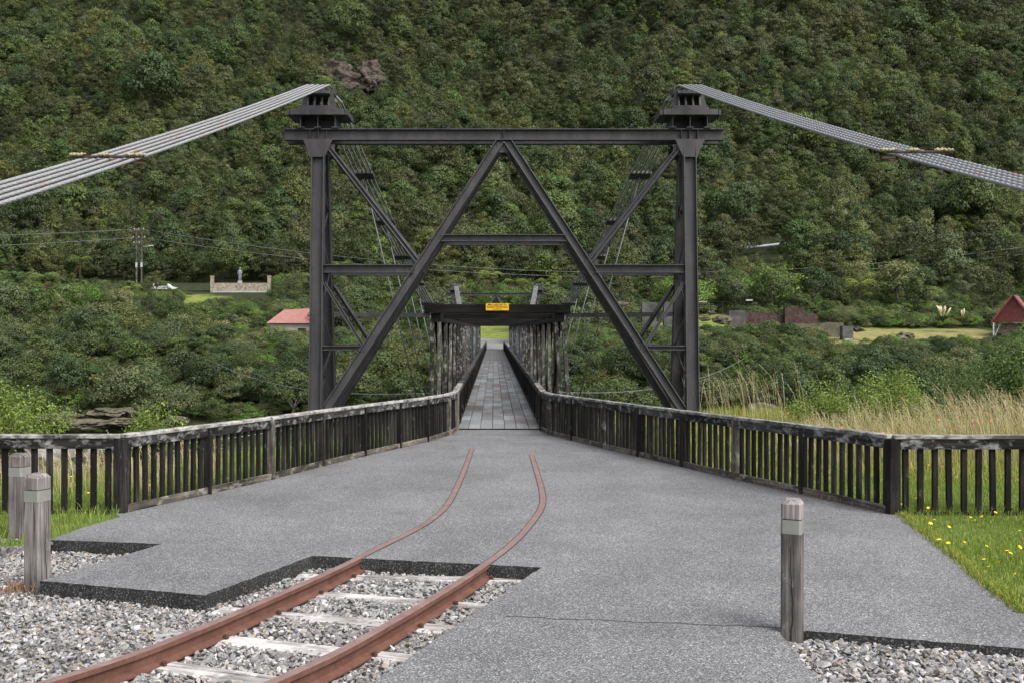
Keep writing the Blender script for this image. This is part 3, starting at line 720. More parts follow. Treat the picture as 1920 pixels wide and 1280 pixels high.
for r_ in range(rows):
    ya, yb = Y0+.02+r_*1.2, Y0+.02+(r_+1)*1.2
    for k in range(7):
        xa, xb = BX+edges[k], BX+edges[k+1]; g_ = .006; cx_ = ((xa+xb)/2, (ya+yb)/2, -.02)
        if r_ < 42: box('deck_panel', (cx_[0], cx_[1], -.02+random.uniform(-.003, .003)), (xb-xa-2*g_, yb-ya-2*g_, .04), 'deck_panel', span, 0, .004)
        else: rest.append((cx_, ((xb-xa)/2-g_, (yb-ya)/2-g_, .02), 0))
merged_boxes('deck_panels', rest, 'deck_panel', span, 'stuff')
box('deck_beam', (BX, (Y0+YE)/2, -.13), (2.1, YE-Y0, .17), 'truss_timber', span)
box('threshold', (BX, Y0-.06, .0), (2.05, .10, .022), 'fence_timber', span)
for s in (-1, 1):
    X = TX+s*TH
    for k in range(4):      # chords in four lengths each
        ya = TY0+(TY1-TY0)*k/4; yb = TY0+(TY1-TY0)*(k+1)/4
        beam('top_chord', (X, ya+.003, 2.54), (X, yb-.003, 2.54), .25, .23, 'roof_beam', span)
        beam('bottom_chord', (X, ya+.003, -.42), (X, yb-.003, -.42), .28, .30, 'truss_timber', span)
    for i in range(NP+1):
        y = TY0+.10+PS*i if i < NP else TY1-.1
        steel = i in (10, 15)
        for j, off in enumerate((-.095, .095)):
            lean = random.gauss(.02, .015) if i else (.02 if s < 0 else .20)
            p1 = (X+s*off, y, 2.42); p0 = (X+s*(off+lean), y+random.gauss(0, .03), -.55)
            if steel and j == 0: ibeam('steel_post', (X-s*.16, y, -.5), (X-s*.16, y, 2.42), .22, .20, 'steel_blue', span, (1, 0, 0))
            beam('truss_post', p0, p1, .10, .19, 'truss_timber' if (j == 0 or i == 0) else 'truss_brown', span, (0, 1, 0), c=.008)
        if i < NP:
            ya, yb = y+.12, TY0+PS*(i+1)-.02
            beam('diagonal_brace', (X, ya, 2.38), (X, yb, -.25), .075, .17, 'truss_brown', span, (0, 1, 0))
            beam('diagonal_brace', (X+s*.022, (ya+yb)/2+.45, 2.40), (X+s*.02, (ya+yb)/2+.5, -.25), .08, .15, 'truss_brown', span, (0, 1, 0))
        if i == 0:
            box('packing_block', (X, y, .28), (.085, .17, .62), 'truss_timber', span)
            for zz in (.55, .3, -.05): beam('bolt', (X+s*.32, y-.108, zz), (X+s*.32, y-.085, zz), .03, .03, 'zinc', span)
for i in range(NP+1):
    y = TY0-.04+PS*i if i < NP else TY1-.1
    ov = .27 if i == 0 else .10
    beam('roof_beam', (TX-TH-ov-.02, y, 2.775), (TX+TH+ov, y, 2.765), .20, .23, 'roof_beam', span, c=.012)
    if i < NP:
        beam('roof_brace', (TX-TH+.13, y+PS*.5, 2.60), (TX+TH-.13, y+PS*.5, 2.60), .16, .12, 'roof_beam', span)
        beam('deck_bearer', (TX-TH-.6, y+.15, -.68), (TX+TH+.6, y+.15, -.68), .2, .22, 'truss_timber', span)
for i, (dx, dz, yy) in enumerate([(.25, 2.58, 28.2), (.33, 2.58, 28.2), (.30, 2.70, 27.84), (.35, 2.70, 27.84)]):
    pass
sg = thing('load_sign', (TX, TY0-.16, 2.82), 'yellow load limit sign with black lettering on the front roof beam', 'sign')
spn = box('sign_plate', (TX-.01, TY0-.155, 2.815), (.60, .014, .185), 'sign_yellow', sg, 0, .002)
def text_mesh(body, size, mat):
    cu = bpy.data.curves.new('lettering', 'FONT'); cu.body = body; cu.size = size; cu.align_x = 'CENTER'; cu.align_y = 'CENTER'; cu.extrude = .0012; cu.offset = size*.018
    cu.resolution_u = 3
    o = bpy.data.objects.new('tmp', cu); col.objects.link(o); dg = bpy.context.evaluated_depsgraph_get()
    me = bpy.data.meshes.new_from_object(o.evaluated_get(dg)); bpy.data.objects.remove(o); me.materials.clear(); me.materials.append(MATS[mat]); return me
for body, z, s in (('Max Load Not To', 2.870, .066), ('Exceed 100 Persons', 2.812, .066), ('At One Time', 2.757, .040)):
    o = meshobj('lettering', text_mesh(body, s, 'sign_black'), None, spn, (TX-.01, TY0-.1635, z)); o.rotation_euler = (math.pi/2, 0, 0)

def handrail(side, label):
    X = BX+side*.98
    t = thing('bridge_handrail', (X, 23.7, 0), label, 'handrail')
    store = [0, []]; y = 23.74; bay = 1.85
    while y < YE-.2:
        yb = min(y+bay, YE)
        beam('cap_rail', (X, y+.003, FH-.022), (X, yb-.003, FH-.022), .135, .042, 'rail_timber' if y < 27 else 'fascia_timber', t, c=.006)
        beam('fascia_rail', (X-side*.045, y+.03, FH-.098), (X-side*.045, yb-.03, FH-.098), .032, .105, 'fascia_timber', t)
        beam('bottom_board', (X-side*.045, y+.03, .06), (X-side*.045, yb-.03, .06), .036, .08, 'fence_timber', t)
        box('post', (X-side*.02, yb, FH/2-.10), (.105, .046, FH+.10), 'fence_timber', t)
        bal_line(t, (X, y+.02), (X, yb-.02), .165, lambda q_: FH-.046, lambda q_: -.05, 'fence_timber', 0.5, 300, store)
        y = yb
    items = [((x, y_, (z0+z1)/2), (.021, .031, (z1-z0)/2), 0) for x, y_, z0, z1, d in store[1]]
    merged_boxes('balusters', items, 'fence_timber', t, 'stuff')
handrail(-1, 'dark timber handrail along the bridge deck joining the white lichened fence')
handrail(1, 'dark timber handrail along the bridge deck joining the fence by the lawn')

# ------------------------------------------------------------------ steel towers
def bolts(parent, pts, face=-1, r_=.016):
    for p in pts:
        me = BOXC.get('bolt')
        if me is None:
            a = [2*math.pi*k/6 for k in range(6)]
            vs = [(r_*math.cos(x), 0, r_*math.sin(x)) for x in a]+[(r_*.9*math.cos(x), -.016, r_*.9*math.sin(x)) for x in a]
            me = fix(pydata('bolt', vs, [list(range(6)), list(range(6, 12))]+[[k, (k+1) % 6, (k+1) % 6+6, k+6] for k in range(6)])); me.materials.append(MATS['bolt_steel']); BOXC['bolt'] = me
        o = meshobj('bolt', me, None, parent, p)
        if face > 0: o.rotation_euler[2] = math.pi
def tower(yc, zb, flip, label, detail=True):
    XC = 0.245; HL = 4.53; sg_ = -1 if flip else 1
    t = thing('bridge_tower', (XC, yc, zb-.4), label, 'tower')
    ST = 'steel_paint'
    for fr_, (yt, yb) in enumerate(((-.30, -.80), (.28, 1.60))):
        yt, yb = yt*sg_, yb*sg_
        yy = lambda z: yc+yb+(yt-yb)*(z+.3)/7.2
        P = lambda x, z: Vector((XC+x, yy(z), zb+z))
        UX = (1, 0, 0); sf = -1 if (fr_ == 0) != flip else 1
        ibeam('top_beam', P(-5.37, 6.985), P(5.37, 6.985), .275, .22, ST, t, (0, 0, 1))
        for s in (-1, 1):
            ibeam('leg', P(s*HL, -.4), P(s*HL, 6.845), .31, .27, ST, t, UX)
            # gusset under the beam
            prism('gusset_plate', [(-.36, 0), (.36, 0), (.17, -.42), (-.17, -.42)], -.008, .008, ST, t, P(s*HL, 6.845)+Vector((0, sf*.136, 0)))
            for dx in (-.20, 0, .20) if detail else ():
                box('stiffener', P(s*HL+dx, 6.985)+Vector((0, sf*.06, 0)), (.012, .09, .23), ST, t, 0, .001)
            ibeam('main_diagonal', P(s*(HL-.02), -.05), P(s*.07, 6.84), .20, .20, ST, t, (s*-.84, 0, .55))
            ibeam('upper_diagonal', P(s*(HL-.28), 6.62), P(s*2.12, 3.88), .11, .16, ST, t, (s*.77, 0, .63))
            ibeam('side_strut', P(s*(HL-.16), 3.70), P(s*2.20, 3.70), .20, .20, ST, t, (0, 0, 1))
            ibeam('side_strut', P(s*(HL-.16), 1.79), P(s*3.48, 1.79), .11, .20, ST, t, (0, 0, 1))
            ibeam('lower_diagonal', P(s*(HL-.17), 3.36), P(s*3.42, 1.86), .08, .12, ST, t, (s*.8, 0, .6))
            for x, z, w_ in ((2.12, 3.80, .20), (3.42, 1.80, .16), (HL-.24, 6.62, .2)):
                box('gusset_plate', P(s*x, z)+Vector((0, sf*.018, 0)), (w_*1.6, .012, w_*1.3), ST, t, 0, .001)
            if detail and sf < 0:
                bolts(t, [P(s*HL-.045, 2.62)+Vector((0, -.010, 0)), P(s*HL+.045, 2.62)+Vector((0, -.010, 0))])
                bolts(t, [P(s*(.30+k*.09), 6.84-(.32+k*.14))+Vector((0, -.012, 0)) for k in (0, 1)])
                bolts(t, [P(s*(1.62+k*.05), 4.30-k*.08)+Vector((0, -.012, 0)) for k in (0, 1)])
                bolts(t, [P(s*(HL-.25-k*.1), 3.74)+Vector((0, -.012, 0)) for k in (0, 1)]+[P(s*(2.35+k*.1), 3.74)+Vector((0, -.012, 0)) for k in (0, 1)])
        box('apex_plate', P(0, 6.68)+Vector((0, sf*.012, 0)), (.34, .012, .26), ST, t, 0, .001)
        box('stiffener', P(0, 6.985)+Vector((0, sf*.06, 0)), (.012, .09, .23), ST, t, 0, .001)
        ibeam('centre_strut', P(-1.52, 4.45), P(1.52, 4.45), .17, .20, ST, t, (0, 0, 1))
    for s in (-1, 1):
        X = XC+s*HL
        # lacing between front and back legs
        zs = [-.2, 1.0, 1.79, 2.65, 3.70, 4.5, 5.2, 5.9, 6.4]
        fy = lambda z: yc+sg_*(-.80+.50*(z+.3)/7.2); by = lambda z: yc+sg_*(1.60-1.32*(z+.3)/7.2)
        for k in range(len(zs)-1):
            a, b_ = (fy, by) if k % 2 else (by, fy)
            beam('lacing_bar', (X-s*.10, a(zs[k]), zb+zs[k]), (X-s*.10, b_(zs[k+1]), zb+zs[k+1]), .016, .085, ST, t, (0, 1, 0), .002)
            beam('lacing_bar', (X+s*.10, b_(zs[k]), zb+zs[k]), (X+s*.10, a(zs[k+1]), zb+zs[k+1]), .016, .085, ST, t, (0, 1, 0), .002)
            if k in (2, 4, 6): beam('lacing_bar', (X, fy(zs[k]), zb+zs[k]), (X, by(zs[k]), zb+zs[k]), .08, .08, ST, t, (0, 0, 1), .002)
        # grillage: three short joists across both beams, capped by a rimmed plate
        for dx in (-.42, 0, .42):
            ibeam('grillage_joist', (X+dx, yc-.46, zb+7.285), (X+dx, yc+.46, zb+7.285), .30, .17, ST, t, (0, 0, 1))
        box('diaphragm', (X, yc, zb+7.285), (.82, .02, .28), ST, t, 0, .001)
        box('cap_plate', (X, yc, zb+7.455), (1.34, 1.00, .03), ST, t)
        for sy in (-1, 1): beam('cap_rim', (X-.66, yc+sy*.53, zb+7.50), (X+.66, yc+sy*.53, zb+7.50), .06, .14, ST, t)
        for sx in (-1, 1): beam('cap_rim', (X+sx*.71, yc-.52, zb+7.49), (X+sx*.71, yc+.52, zb+7.49), .06, .12, ST, t)
        # saddle
        box('saddle_base', (X, yc, zb+7.60), (.90, .92, .07), ST, t)
        box('saddle_base', (X, yc, zb+7.66), (.80, .84, .05), ST, t)
        for dx in (-.26, -.09, .09, .26):
            prism('saddle_rib', [(-.40, 0), (.40, 0), (.24, .40), (-.24, .40)], -.02, .02, ST, t, (X+dx, yc, zb+7.685)).rotation_euler[2] = math.pi/2
        prism('saddle_web', [(-.44, 0), (-.26, 0), (-.20, .41), (-.32, .41)], -.02, .02, ST, t, (X, yc-.27, zb+7.685))
        prism('saddle_web', [(.44, 0), (.26, 0), (.20, .41), (.32, .41)], -.02, .02, ST, t, (X, yc-.27, zb+7.685))
        prof = [(-.46+.92*k/10, .34-.30*((k-5)/5)**2*.55) for k in range(11)]
        prism('saddle_crown', [(-.40, .10), (.40, .10)]+[(x, z-.045) for x, z in prof[::-1]], -.29, .29, ST, t, (X, yc, zb+7.84)).rotation_euler[2] = math.pi/2
        for sx in (-1, 1): box('saddle_cheek', (X+sx*.335, yc, zb+8.10), (.06, .36, .19), ST, t)
    # ties from the tower to the truss portal
    if not flip:
        for s in (-1, 1): beam('portal_tie', (XC+s*(HL-.16), yc+1.0, zb+2.62), (TX+s*1.79, TY0+.02, zb+2.60), .05, .115, ST, t, (0, 0, 1), .003)
    return t
TYC = 26.4; FYC = 115.6
tower(TYC, 0.0, False, 'tall grey steel portal tower with crossed braces standing before the timber trusses')
tower(FYC, -1.0, True, 'distant grey steel portal tower showing above the timber roof beams', False)

# ------------------------------------------------------------------ main cables with clamps and hangers
def cable(side, label):
    XS = 0.245+side*4.53; z0 = 8.20
    t = thing('main_cable', (XS, TYC, z0), label, 'cable')
    if side < 0: e = Vector((-5.52, 12.0, 3.78)); 
    else: e = Vector((6.40, 13.0, 4.03))
    back = (e-Vector((XS, TYC-.5, z0-.05))); ex = e+back.normalized()*9.5
    ns = 5; lat0, lat1 = .125, (.19 if side < 0 else .14)
    def centre(y):
        if y < TYC-.5:
            u = (TYC-.5-y)/(TYC-.5-e.y); return Vector((XS, TYC-.5, z0-.05)).lerp(e, u)+Vector((0, 0, -.30*u*(1-u)))
        sy = y-TYC
        if abs(sy) <= .5: return Vector((XS, y, z0+.02-.28*sy*sy))
        half = (FYC-TYC)/2; u = min(1.0, sy/half) if sy < half else max(0.0, (FYC-y)/half)
        zt = z0 if sy < half else z0-1.0
        return Vector((0.10+side*(1.92+2.46*(1-u)**1.4)+.145*(1-u), y, 1.15+(zt-1.15-.06)*(1-u)**2))
    for k in range(ns):
        f = k-(ns-1)/2
        ysb = list(np.arange(ex.y, TYC-.5, .030 if True else .1))
        pts = []
        for y in ysb:
            u = max(0, (TYC-.5-y)/(TYC-.5-e.y)); pts.append(centre(y)+Vector((f*(lat0+(lat1-lat0)*min(1.3, u)), 0, 0)))
        ysm = list(np.linspace(TYC-.49, TYC+1, 20)); 
        for y in ysm: pts.append(centre(y)+Vector((f*lat0, 0, 0)))
        tube('strand', pts, .0265, 'strand_wire', t, 12, lobes=6, twist=9.0, loc=(XS, TYC, z0))
        far_ = [centre(y)+Vector((f*(lat0 if y < 36 else .10), 0, 0)) for y in np.linspace(TYC+1, FYC-1, 70)]
        tube('strand', far_, .0285, 'strand_wire', t, 6, loc=(XS, TYC, z0))
    # spreader clamp with bound ends
    if side < 0: yk = 14.6
    else: yk = 15.4
    c_ = centre(yk); wd = .50
    for dz in (.045, -.045): beam('clamp_bar', c_+Vector((-wd, 0, dz)), c_+Vector((wd, 0, dz)), .05, .03, 'spike_rust', t)
    for k, (x0, x1) in enumerate(((-.52, -.30), (-.12, .02), (.26, .52))):
        pts = [c_+Vector((x0+(x1-x0)*q_, -.02+.012*math.sin(q_*30), .07+.012*math.sin(q_*47+k))) for q_ in np.linspace(0, 1, 24)]
        tube('binding', pts, [.012+.016*abs(math.sin(j*1.7+k)*math.sin(j*.6)) for j in range(24)], 'clamp_rope', t, 7)
    # bands and hangers
    for i in range(1, NP):
        y = TY0+PS*i-.05+1.5-PS*.55
        if i < 1 or y > TY1: continue
        c_ = centre(y); d = (centre(y+.2)-centre(y-.2)).normalized()
        o = beam('cable_band', c_-d*.22-Vector((0, 0, .02)), c_+d*.22-Vector((0, 0, .02)), .60, .085, 'steel_paint', t, (0, 0, 1))
        bt = Vector((TX+side*(TH+.52), y, -.60)); tp = c_+Vector((0, 0, -.06))
        if c_.z > .9:
            tube('hanger', [tp, bt], .019, 'hanger_rod', t, 6)
            tube('turnbuckle', [tp.lerp(bt, .06), tp.lerp(bt, .12)], .032, 'steel_paint', t, 6)
    return t
cable(-1, 'five stranded steel suspension cable sloping up to the tower from the side with paired bollards')
cable(1, 'rust flecked steel suspension cable sloping up to the tower from the lawn side')
def guy(pts, r_, label):
    pts = [Vector(p) for p in pts]; P = []
    for i in range(33):
        t = i/32; p = pts[0].lerp(pts[1], t); p.z -= pts[2].x*4*t*(1-t); P.append(p)
    o = tube('guy_wire', P, r_, 'wire', None, 6); return tag(o, label, 'wire')
guy([(TX-TH-.3, 46, -.45), at(400, 678, 92), (1.0, 0, 0)], .022, 'thin steel guy wire from the truss to the bank below the pink roofed house')
guy([(TX+TH+.3, 46, -.42), at(1396, 671, 92), (1.0, 0, 0)], .022, 'thin steel guy wire from the bridge truss to the bank below the old ruins')
guy([(TX-TH-.35, 28.4, .38), (-9.5, 24.6, -.55), (.25, 0, 0)], .016, 'short steel guy wire running low behind the white lichened fence')
guy([(TX+TH+.35, 28.4, .42), (9.5, 24.6, -.4), (.25, 0, 0)], .016, 'short steel guy wire running low behind the fence by the lawn')

# ------------------------------------------------------------------ bollards
def bollard(c, wd, ht, rz, tilt, label):
    t = thing('bollard', c, label, 'bollard', None)
    def ringbox(name, z0, z1, w0, mat, top=False, inset=0.0):
        h = w0/2; cf = .014; pr = [(-h+cf, -h), (h-cf, -h), (h, -h+cf), (h, h-cf), (h-cf, h), (-h+cf, h), (-h, h-cf), (-h, -h+cf)]
        vs = [(x, y, z) for z in (z0, z1) for x, y in pr]; fs = [[k, (k+1) % 8, (k+1) % 8+8, k+8] for k in range(8)]+[list(range(8))[::-1]]
        if top:
            vs += [(x*.66, y*.66, z1+.030) for x, y in pr]; fs += [[k+8, (k+1) % 8+8, (k+1) % 8+16, k+16] for k in range(8)]+[[16+k for k in range(8)]]
        else: fs.append([8+k for k in range(8)])
        o = meshobj(name, fix(pydata(name, vs, fs)), mat, t, c); o.rotation_euler = (tilt[0], tilt[1], rz); return o
    hb = ht-.03
    ringbox('shaft', -.25, hb-.19, wd, 'bollard_timber'); ringbox('reflector_band', hb-.189, hb-.10, wd+.003, 'band_grey')
    ringbox('groove', hb-.0995, hb-.094, wd-.012, 'groove_dark'); ringbox('head', hb-.0935, hb, wd, 'bollard_timber', True)
    sh_ = wd/2+.0015; vs = []; fs = []; k = 26
    for i in range(k+1):
        u = i/k; z = -.02+(hb-.24)*u; hw_ = .0045*(1-u)**.6+.0008; xx = wd*.05+.008*math.sin(u*7+wd*90)+.003*math.sin(u*31)
        vs += [(xx-hw_, -sh_, z), (xx+hw_, -sh_, z)]
    for i in range(k): fs.append([2*i, 2*i+1, 2*i+3, 2*i+2])
    o = meshobj('crack', pydata('crack', vs, fs), 'groove_dark', t, c); o.rotation_euler = (tilt[0], tilt[1], rz)
    return t
g1 = gp(70, 1094, -.06); bollard(g1, .152, .885, math.radians(72), (.0, .0), 'grey timber bollard in the gravel at the pavement corner, nearer the rails of the pair')
g2 = gp(36, 1018, -.06); bollard(g2, .152, .87, math.radians(74), (-.0, .012), 'grey timber bollard at the grass edge, behind its twin in the gravel')
g3 = gp(1485, 1200, -.06); bollard(g3, .128, .915, math.radians(-25), (0, .004), 'lone cracked grey timber bollard with chamfered top at the gravel notch')

# ------------------------------------------------------------------ vegetation prototypes
def leafset(P, Nn, size, asp, tint, bend=0.0):
    """rhombic leaves at P facing Nn"""
    n_ = len(P); Nn = Nn/np.linalg.norm(Nn, axis=1)[:, None]
    t = R.normal(size=(n_, 3)); t -= Nn*np.sum(t*Nn, 1)[:, None]; t /= np.linalg.norm(t, axis=1)[:, None]; b_ = np.cross(Nn, t)
    s = (size*R.uniform(.65, 1.35, n_))[:, None]
    V = np.stack([P-t*s, P-b_*s*asp, P+t*s, P+b_*s*asp], 1).reshape(-1, 3); i = np.arange(n_)*4
    return V, np.stack([i, i+1, i+2, i+3], 1), np.repeat(tint, 4, 0)
def crown_mesh(name, kind, mat, rs):
    """crown for a tree one metre tall, foot at the origin"""
    global R
    keepR = R; R = np.random.default_rng(rs)
    C = []; 
    if kind == 'round':
        for _ in range(46):
            d = R.normal(size=3); d[2] = abs(d[2])*1.0-.25; d /= np.linalg.norm(d); k = R.uniform(.55, 1.0) if R.random() < .8 else R.uniform(.2, .6)
            C.append((np.array([d[0]*.40, d[1]*.40, .52+d[2]*.40])*np.array([k, k, 1])+np.array([0, 0, 0 if d[2] > 0 else 0]), R.uniform(.09, .15)))
        leaves, size, asp, flat = 78, .021, .55, .0
    elif kind == 'olive':
        for _ in range(60):
            a = R.uniform(0, 6.283); r_ = .36*math.sqrt(R.random()); z = .91-.62*(r_/.36)**2*R.uniform(.6, 1.15)-(.50*R.random()**1.6)
            C.append((np.array([r_*math.cos(a), r_*math.sin(a), max(.12, z)]), R.uniform(.07, .115)))
        leaves, size, asp, flat = 66, .0165, .5, .1
    elif kind == 'beech':
        for tier in range(7):
            z = .28+.10*tier; rt = .50*math.sin(math.pi*min(1, (.25+tier/8.5)))**.8
            for _ in range(9):
                a = R.uniform(0, 6.283); r_ = rt*R.uniform(.3, 1.0); C.append((np.array([r_*math.cos(a), r_*math.sin(a), z+R.uniform(-.03, .03)]), R.uniform(.075, .13)))
        leaves, size, asp, flat = 66, .0165, .55, .55
    elif kind == 'cone':
        for _ in range(58):
            z = R.random()**1.25*.88+.08; rt = .27*(1-z)**.75+.03; a = R.uniform(0, 6.283); r_ = rt*R.uniform(.5, 1.0)
            C.append((np.array([r_*math.cos(a), r_*math.sin(a), z]), .045+.06*(1-z)))
        leaves, size, asp, flat = 62, .0165, .45, .1
    elif kind == 'bush':
        for _ in range(52):
            d = R.normal(size=3); d[2] = abs(d[2])*.9-.05; d /= np.linalg.norm(d); k = R.uniform(.6, 1.0)
            C.append((np.array([d[0]*.58*k, d[1]*.58*k, .28+d[2]*.58*k]), R.uniform(.10, .18)))
        leaves, size, asp, flat = 92, .020, .55, .1
    PP, NN, TT, SN = [], [], [], []
    mid = np.mean([c_ for c_, r_ in C], axis=0)
    for c_, r_ in C:
        n_ = leaves; d = R.normal(size=(n_, 3)); d[:, 2] = np.where(d[:, 2] < -.3, -d[:, 2]*.7, d[:, 2]); d /= np.linalg.norm(d, axis=1)[:, None]
        rr = r_*R.uniform(.6, 1.08, (n_, 1))*np.array([1.1, 1.1, 1.05*(1-flat*.55)]); p = c_+d*rr
        PP.append(p); NN.append(d*.85+np.array([0, -.0, .12])+R.normal(0, .42, (n_, 3)))
        cd = p-mid; cd /= np.linalg.norm(cd, axis=1)[:, None]; SN.append(d*.60+cd*.45+np.array([0, 0, .12])+R.normal(0, .22, (n_, 3)))
        cv = R.uniform(.80, 1.2); hue = R.normal(0, .05)
        tt = np.array([1+hue, 1.0, 1-hue])*cv*R.uniform(.72, 1.28, (n_, 1)); TT.append(tt)
    V, Fq, T = leafset(np.concatenate(PP), np.concatenate(NN), size, asp, np.concatenate(TT))
    R = keepR
    V[:, 2] = np.maximum(V[:, 2], .02)
    me = fast_mesh(name, V, Fq, T, True); me.materials.append(MATS[mat])
    sn = np.concatenate(SN); sn /= np.linalg.norm(sn, axis=1)[:, None]     # leaves shade with the roundness of their clump
    me.normals_split_custom_set_from_vertices(np.repeat(sn, 4, 0).tolist()); return me
def trunk_mesh(rs, h=.5, r_=.022, limbs=5, spread=.25):
    rg = random.Random(rs); bm = bmesh.new()
    def add(pts, rads):
        me = tube_mesh(pts, rads, 6); bm.from_mesh(me); bpy.data.meshes.remove(me)
    top = Vector((rg.uniform(-.05, .05), rg.uniform(-.05, .05), h))
    add([(0, 0, -.06), (rg.uniform(-.02, .02), 0, h*.5), top], [r_, r_*.8, r_*.5])
    for k in range(limbs):
        a = 6.283*k/limbs+rg.uniform(-.4, .4); s = top*rg.uniform(.45, .95); e = s+Vector((math.cos(a)*spread*rg.uniform(.6, 1.2), math.sin(a)*spread*rg.uniform(.6, 1.2), rg.uniform(.12, .3)))
        add([s, s.lerp(e, .5)+Vector((0, 0, .02)), e], [r_*.5, r_*.38, r_*.18])
    me = bpy.data.meshes.new('trunk'); bm.to_mesh(me); bm.free(); me.materials.append(MATS['bark']); return me
CR = {}
for kind, mats in (('round', ('leaf_green', 'leaf_bank', 'leaf_pale')), ('olive', ('leaf_olive', 'leaf_pale', 'leaf_dark')), ('beech', ('leaf_dark', 'leaf_olive')), ('cone', ('leaf_cone', 'leaf_green')), ('bush', ('leaf_bank', 'leaf_bright', 'leaf_olive', 'leaf_pale'))):
    for j, mt in enumerate(mats):
        CR[(kind, mt, 0)] = crown_mesh('crown', kind, mt, hash((len(kind), j, 3)) % 9973)
        base = CR[(kind, mt, 0)]
TR = [trunk_mesh(k) for k in range(4)]
PROTO_OBJ = {}
LAB = {('round', 'leaf_green'): ('rounded fresh green broadleaf tree', 'rounded green trees'), ('round', 'leaf_bank'): ('rounded deep green broadleaf tree', 'deep green trees'),
       ('round', 'leaf_pale'): ('rounded pale grey green tree', 'pale round trees'), ('olive', 'leaf_olive'): ('olive brown feathery crowned tree', 'olive trees'),
       ('olive', 'leaf_pale'): ('pale dry looking feathery tree', 'pale feathery trees'), ('olive', 'leaf_dark'): ('dark brownish feathery tree', 'dark feathery trees'),
       ('beech', 'leaf_dark'): ('dark tiered spreading tree', 'dark tiered trees'), ('beech', 'leaf_olive'): ('olive tiered spreading tree', 'olive tiered trees'),
       ('cone', 'leaf_cone'): ('narrow conical green tree', 'conical trees'), ('cone', 'leaf_green'): ('narrow conical fresh green tree', 'fresh conical trees'),
       ('bush', 'leaf_bank'): ('low deep green shrub', 'deep green far bank shrubs'), ('bush', 'leaf_bright'): ('low bright green shrub', 'bright far bank shrubs'),
       ('bush', 'leaf_olive'): ('low olive shrub', 'olive far bank shrubs'), ('bush', 'leaf_pale'): ('low pale grey green shrub', 'pale far bank shrubs')}
def tree(kind, mt, p, h, wide=1.0, trunk=True):
    lab, grp = LAB[(kind, mt)]
    px = VX+F*p[0]/p[1]
    zone = 'below the twin power poles' if px < 335 else 'around the pink roofed house' if px < 625 else 'beside the bridge on the house side' if px < 930 else 'beside the bridge on the ruin side' if px < 1290 else 'near the brick ruins' if px < 1545 else 'near the dry lawn and shed'
    lvl = 'down by the water' if p[1] < 105 else 'midway up the bank' if p[1] < 124 else 'at the hill foot'
    lab = lab+' '+lvl+', '+zone; grp = grp+' '+lvl+' '+zone
    t = thing('shrub' if kind == 'bush' else 'tree', p, lab, 'shrub' if kind == 'bush' else 'tree', grp)
    a = random.uniform(0, 6.283)
    c_ = meshobj('crown', CR[(kind, mt, 0)], None, t, p); c_.scale = (h*wide*random.uniform(.9, 1.1), h*wide*random.uniform(.9, 1.1), h); c_.rotation_euler = (random.gauss(0, .05), random.gauss(0, .05), a)
    if trunk:
        k = meshobj('trunk', TR[random.randrange(4)], None, t, p); k.scale = (h, h, h); k.rotation_euler[2] = a
    PROTO_OBJ.setdefault((kind, mt), c_)
    return t

# far bank: trees whose crowns keep the skyline of the photograph's bank
ENV = lambda x: np.interp(x, [-300, 0, 100, 300, 345, 390, 430, 505, 590, 610, 700, 800, 940, 1060, 1130, 1200, 1310, 1430, 1540, 1600, 1660, 1760, 1860, 1920, 2300], [600, 585, 568, 556, 592, 588, 580, 604, 602, 598, 590, 612, 640, 612, 592, 616, 618, 604, 632, 650, 634, 640, 640, 612, 600])
BACK = lambda x: np.interp(x, [-300, 0, 150, 250, 330, 390, 400, 515, 520, 600, 800, 940, 1080, 1150, 2300], [500, 500, 520, 525, 556, 560, 556, 558, 506, 500, 505, 520, 505, 490, 480])
placed = []
def ok(x, y, d):
    for a, b_, c_ in placed:
        if (a-x)**2+(b_-y)**2 < (d*.5+c_*.5)**2: return False
    return True
cnt = 0; tries = 0
kinds1 = [('round', 'leaf_bank'), ('round', 'leaf_green'), ('round', 'leaf_bank'), ('bush', 'leaf_bank'), ('olive', 'leaf_olive'), ('round', 'leaf_pale'), ('bush', 'leaf_pale'), ('bush', 'leaf_olive')]
while cnt < 215 and tries < 12000:
    tries += 1
    y = random.uniform(96.5, 123); x = random.uniform(-.56*y, .60*y); px = VX+F*x/y
    if abs(x-.1) < 4.2+ (1.5 if y > 115 else 0): continue
    if px > 1830 and y > 112: continue
    yt = np.interp(y, [96, 104, 123], [705, 655, float(ENV(px))]) + random.gauss(0, 9); yt = max(yt, float(ENV(px))-random.uniform(-4, 20)*(px > 620))
    z = tz(x, y); h = CZ-(yt-VY)*y/F-z
    if h < 1.6: continue
    h = min(h, 8.0); k = random.choice(kinds1)
    if y > 103 and random.random() < .35: yt -= 14*(px < 620)
    if y < 101 and random.random() < .6: k = random.choice([('bush', 'leaf_bank'), ('round', 'leaf_bank'), ('bush', 'leaf_pale')])
    wd = max(h*.72, 2.4)
    if not ok(x, y, wd*.62): continue
    placed.append((x, y, wd*.62)); tree(k[0], k[1], (x, y, z-.1), h, random.uniform(1.0, 1.25) if h > 3.5 else random.uniform(1.15, 1.5)); cnt += 1
cnt = 0; tries = 0
kinds2 = [('round', 'leaf_green'), ('olive', 'leaf_olive'), ('round', 'leaf_bank'), ('olive', 'leaf_pale'), ('bush', 'leaf_bright'), ('cone', 'leaf_cone'), ('olive', 'leaf_dark'), ('beech', 'leaf_olive'), ('round', 'leaf_pale'), ('cone', 'leaf_green')]
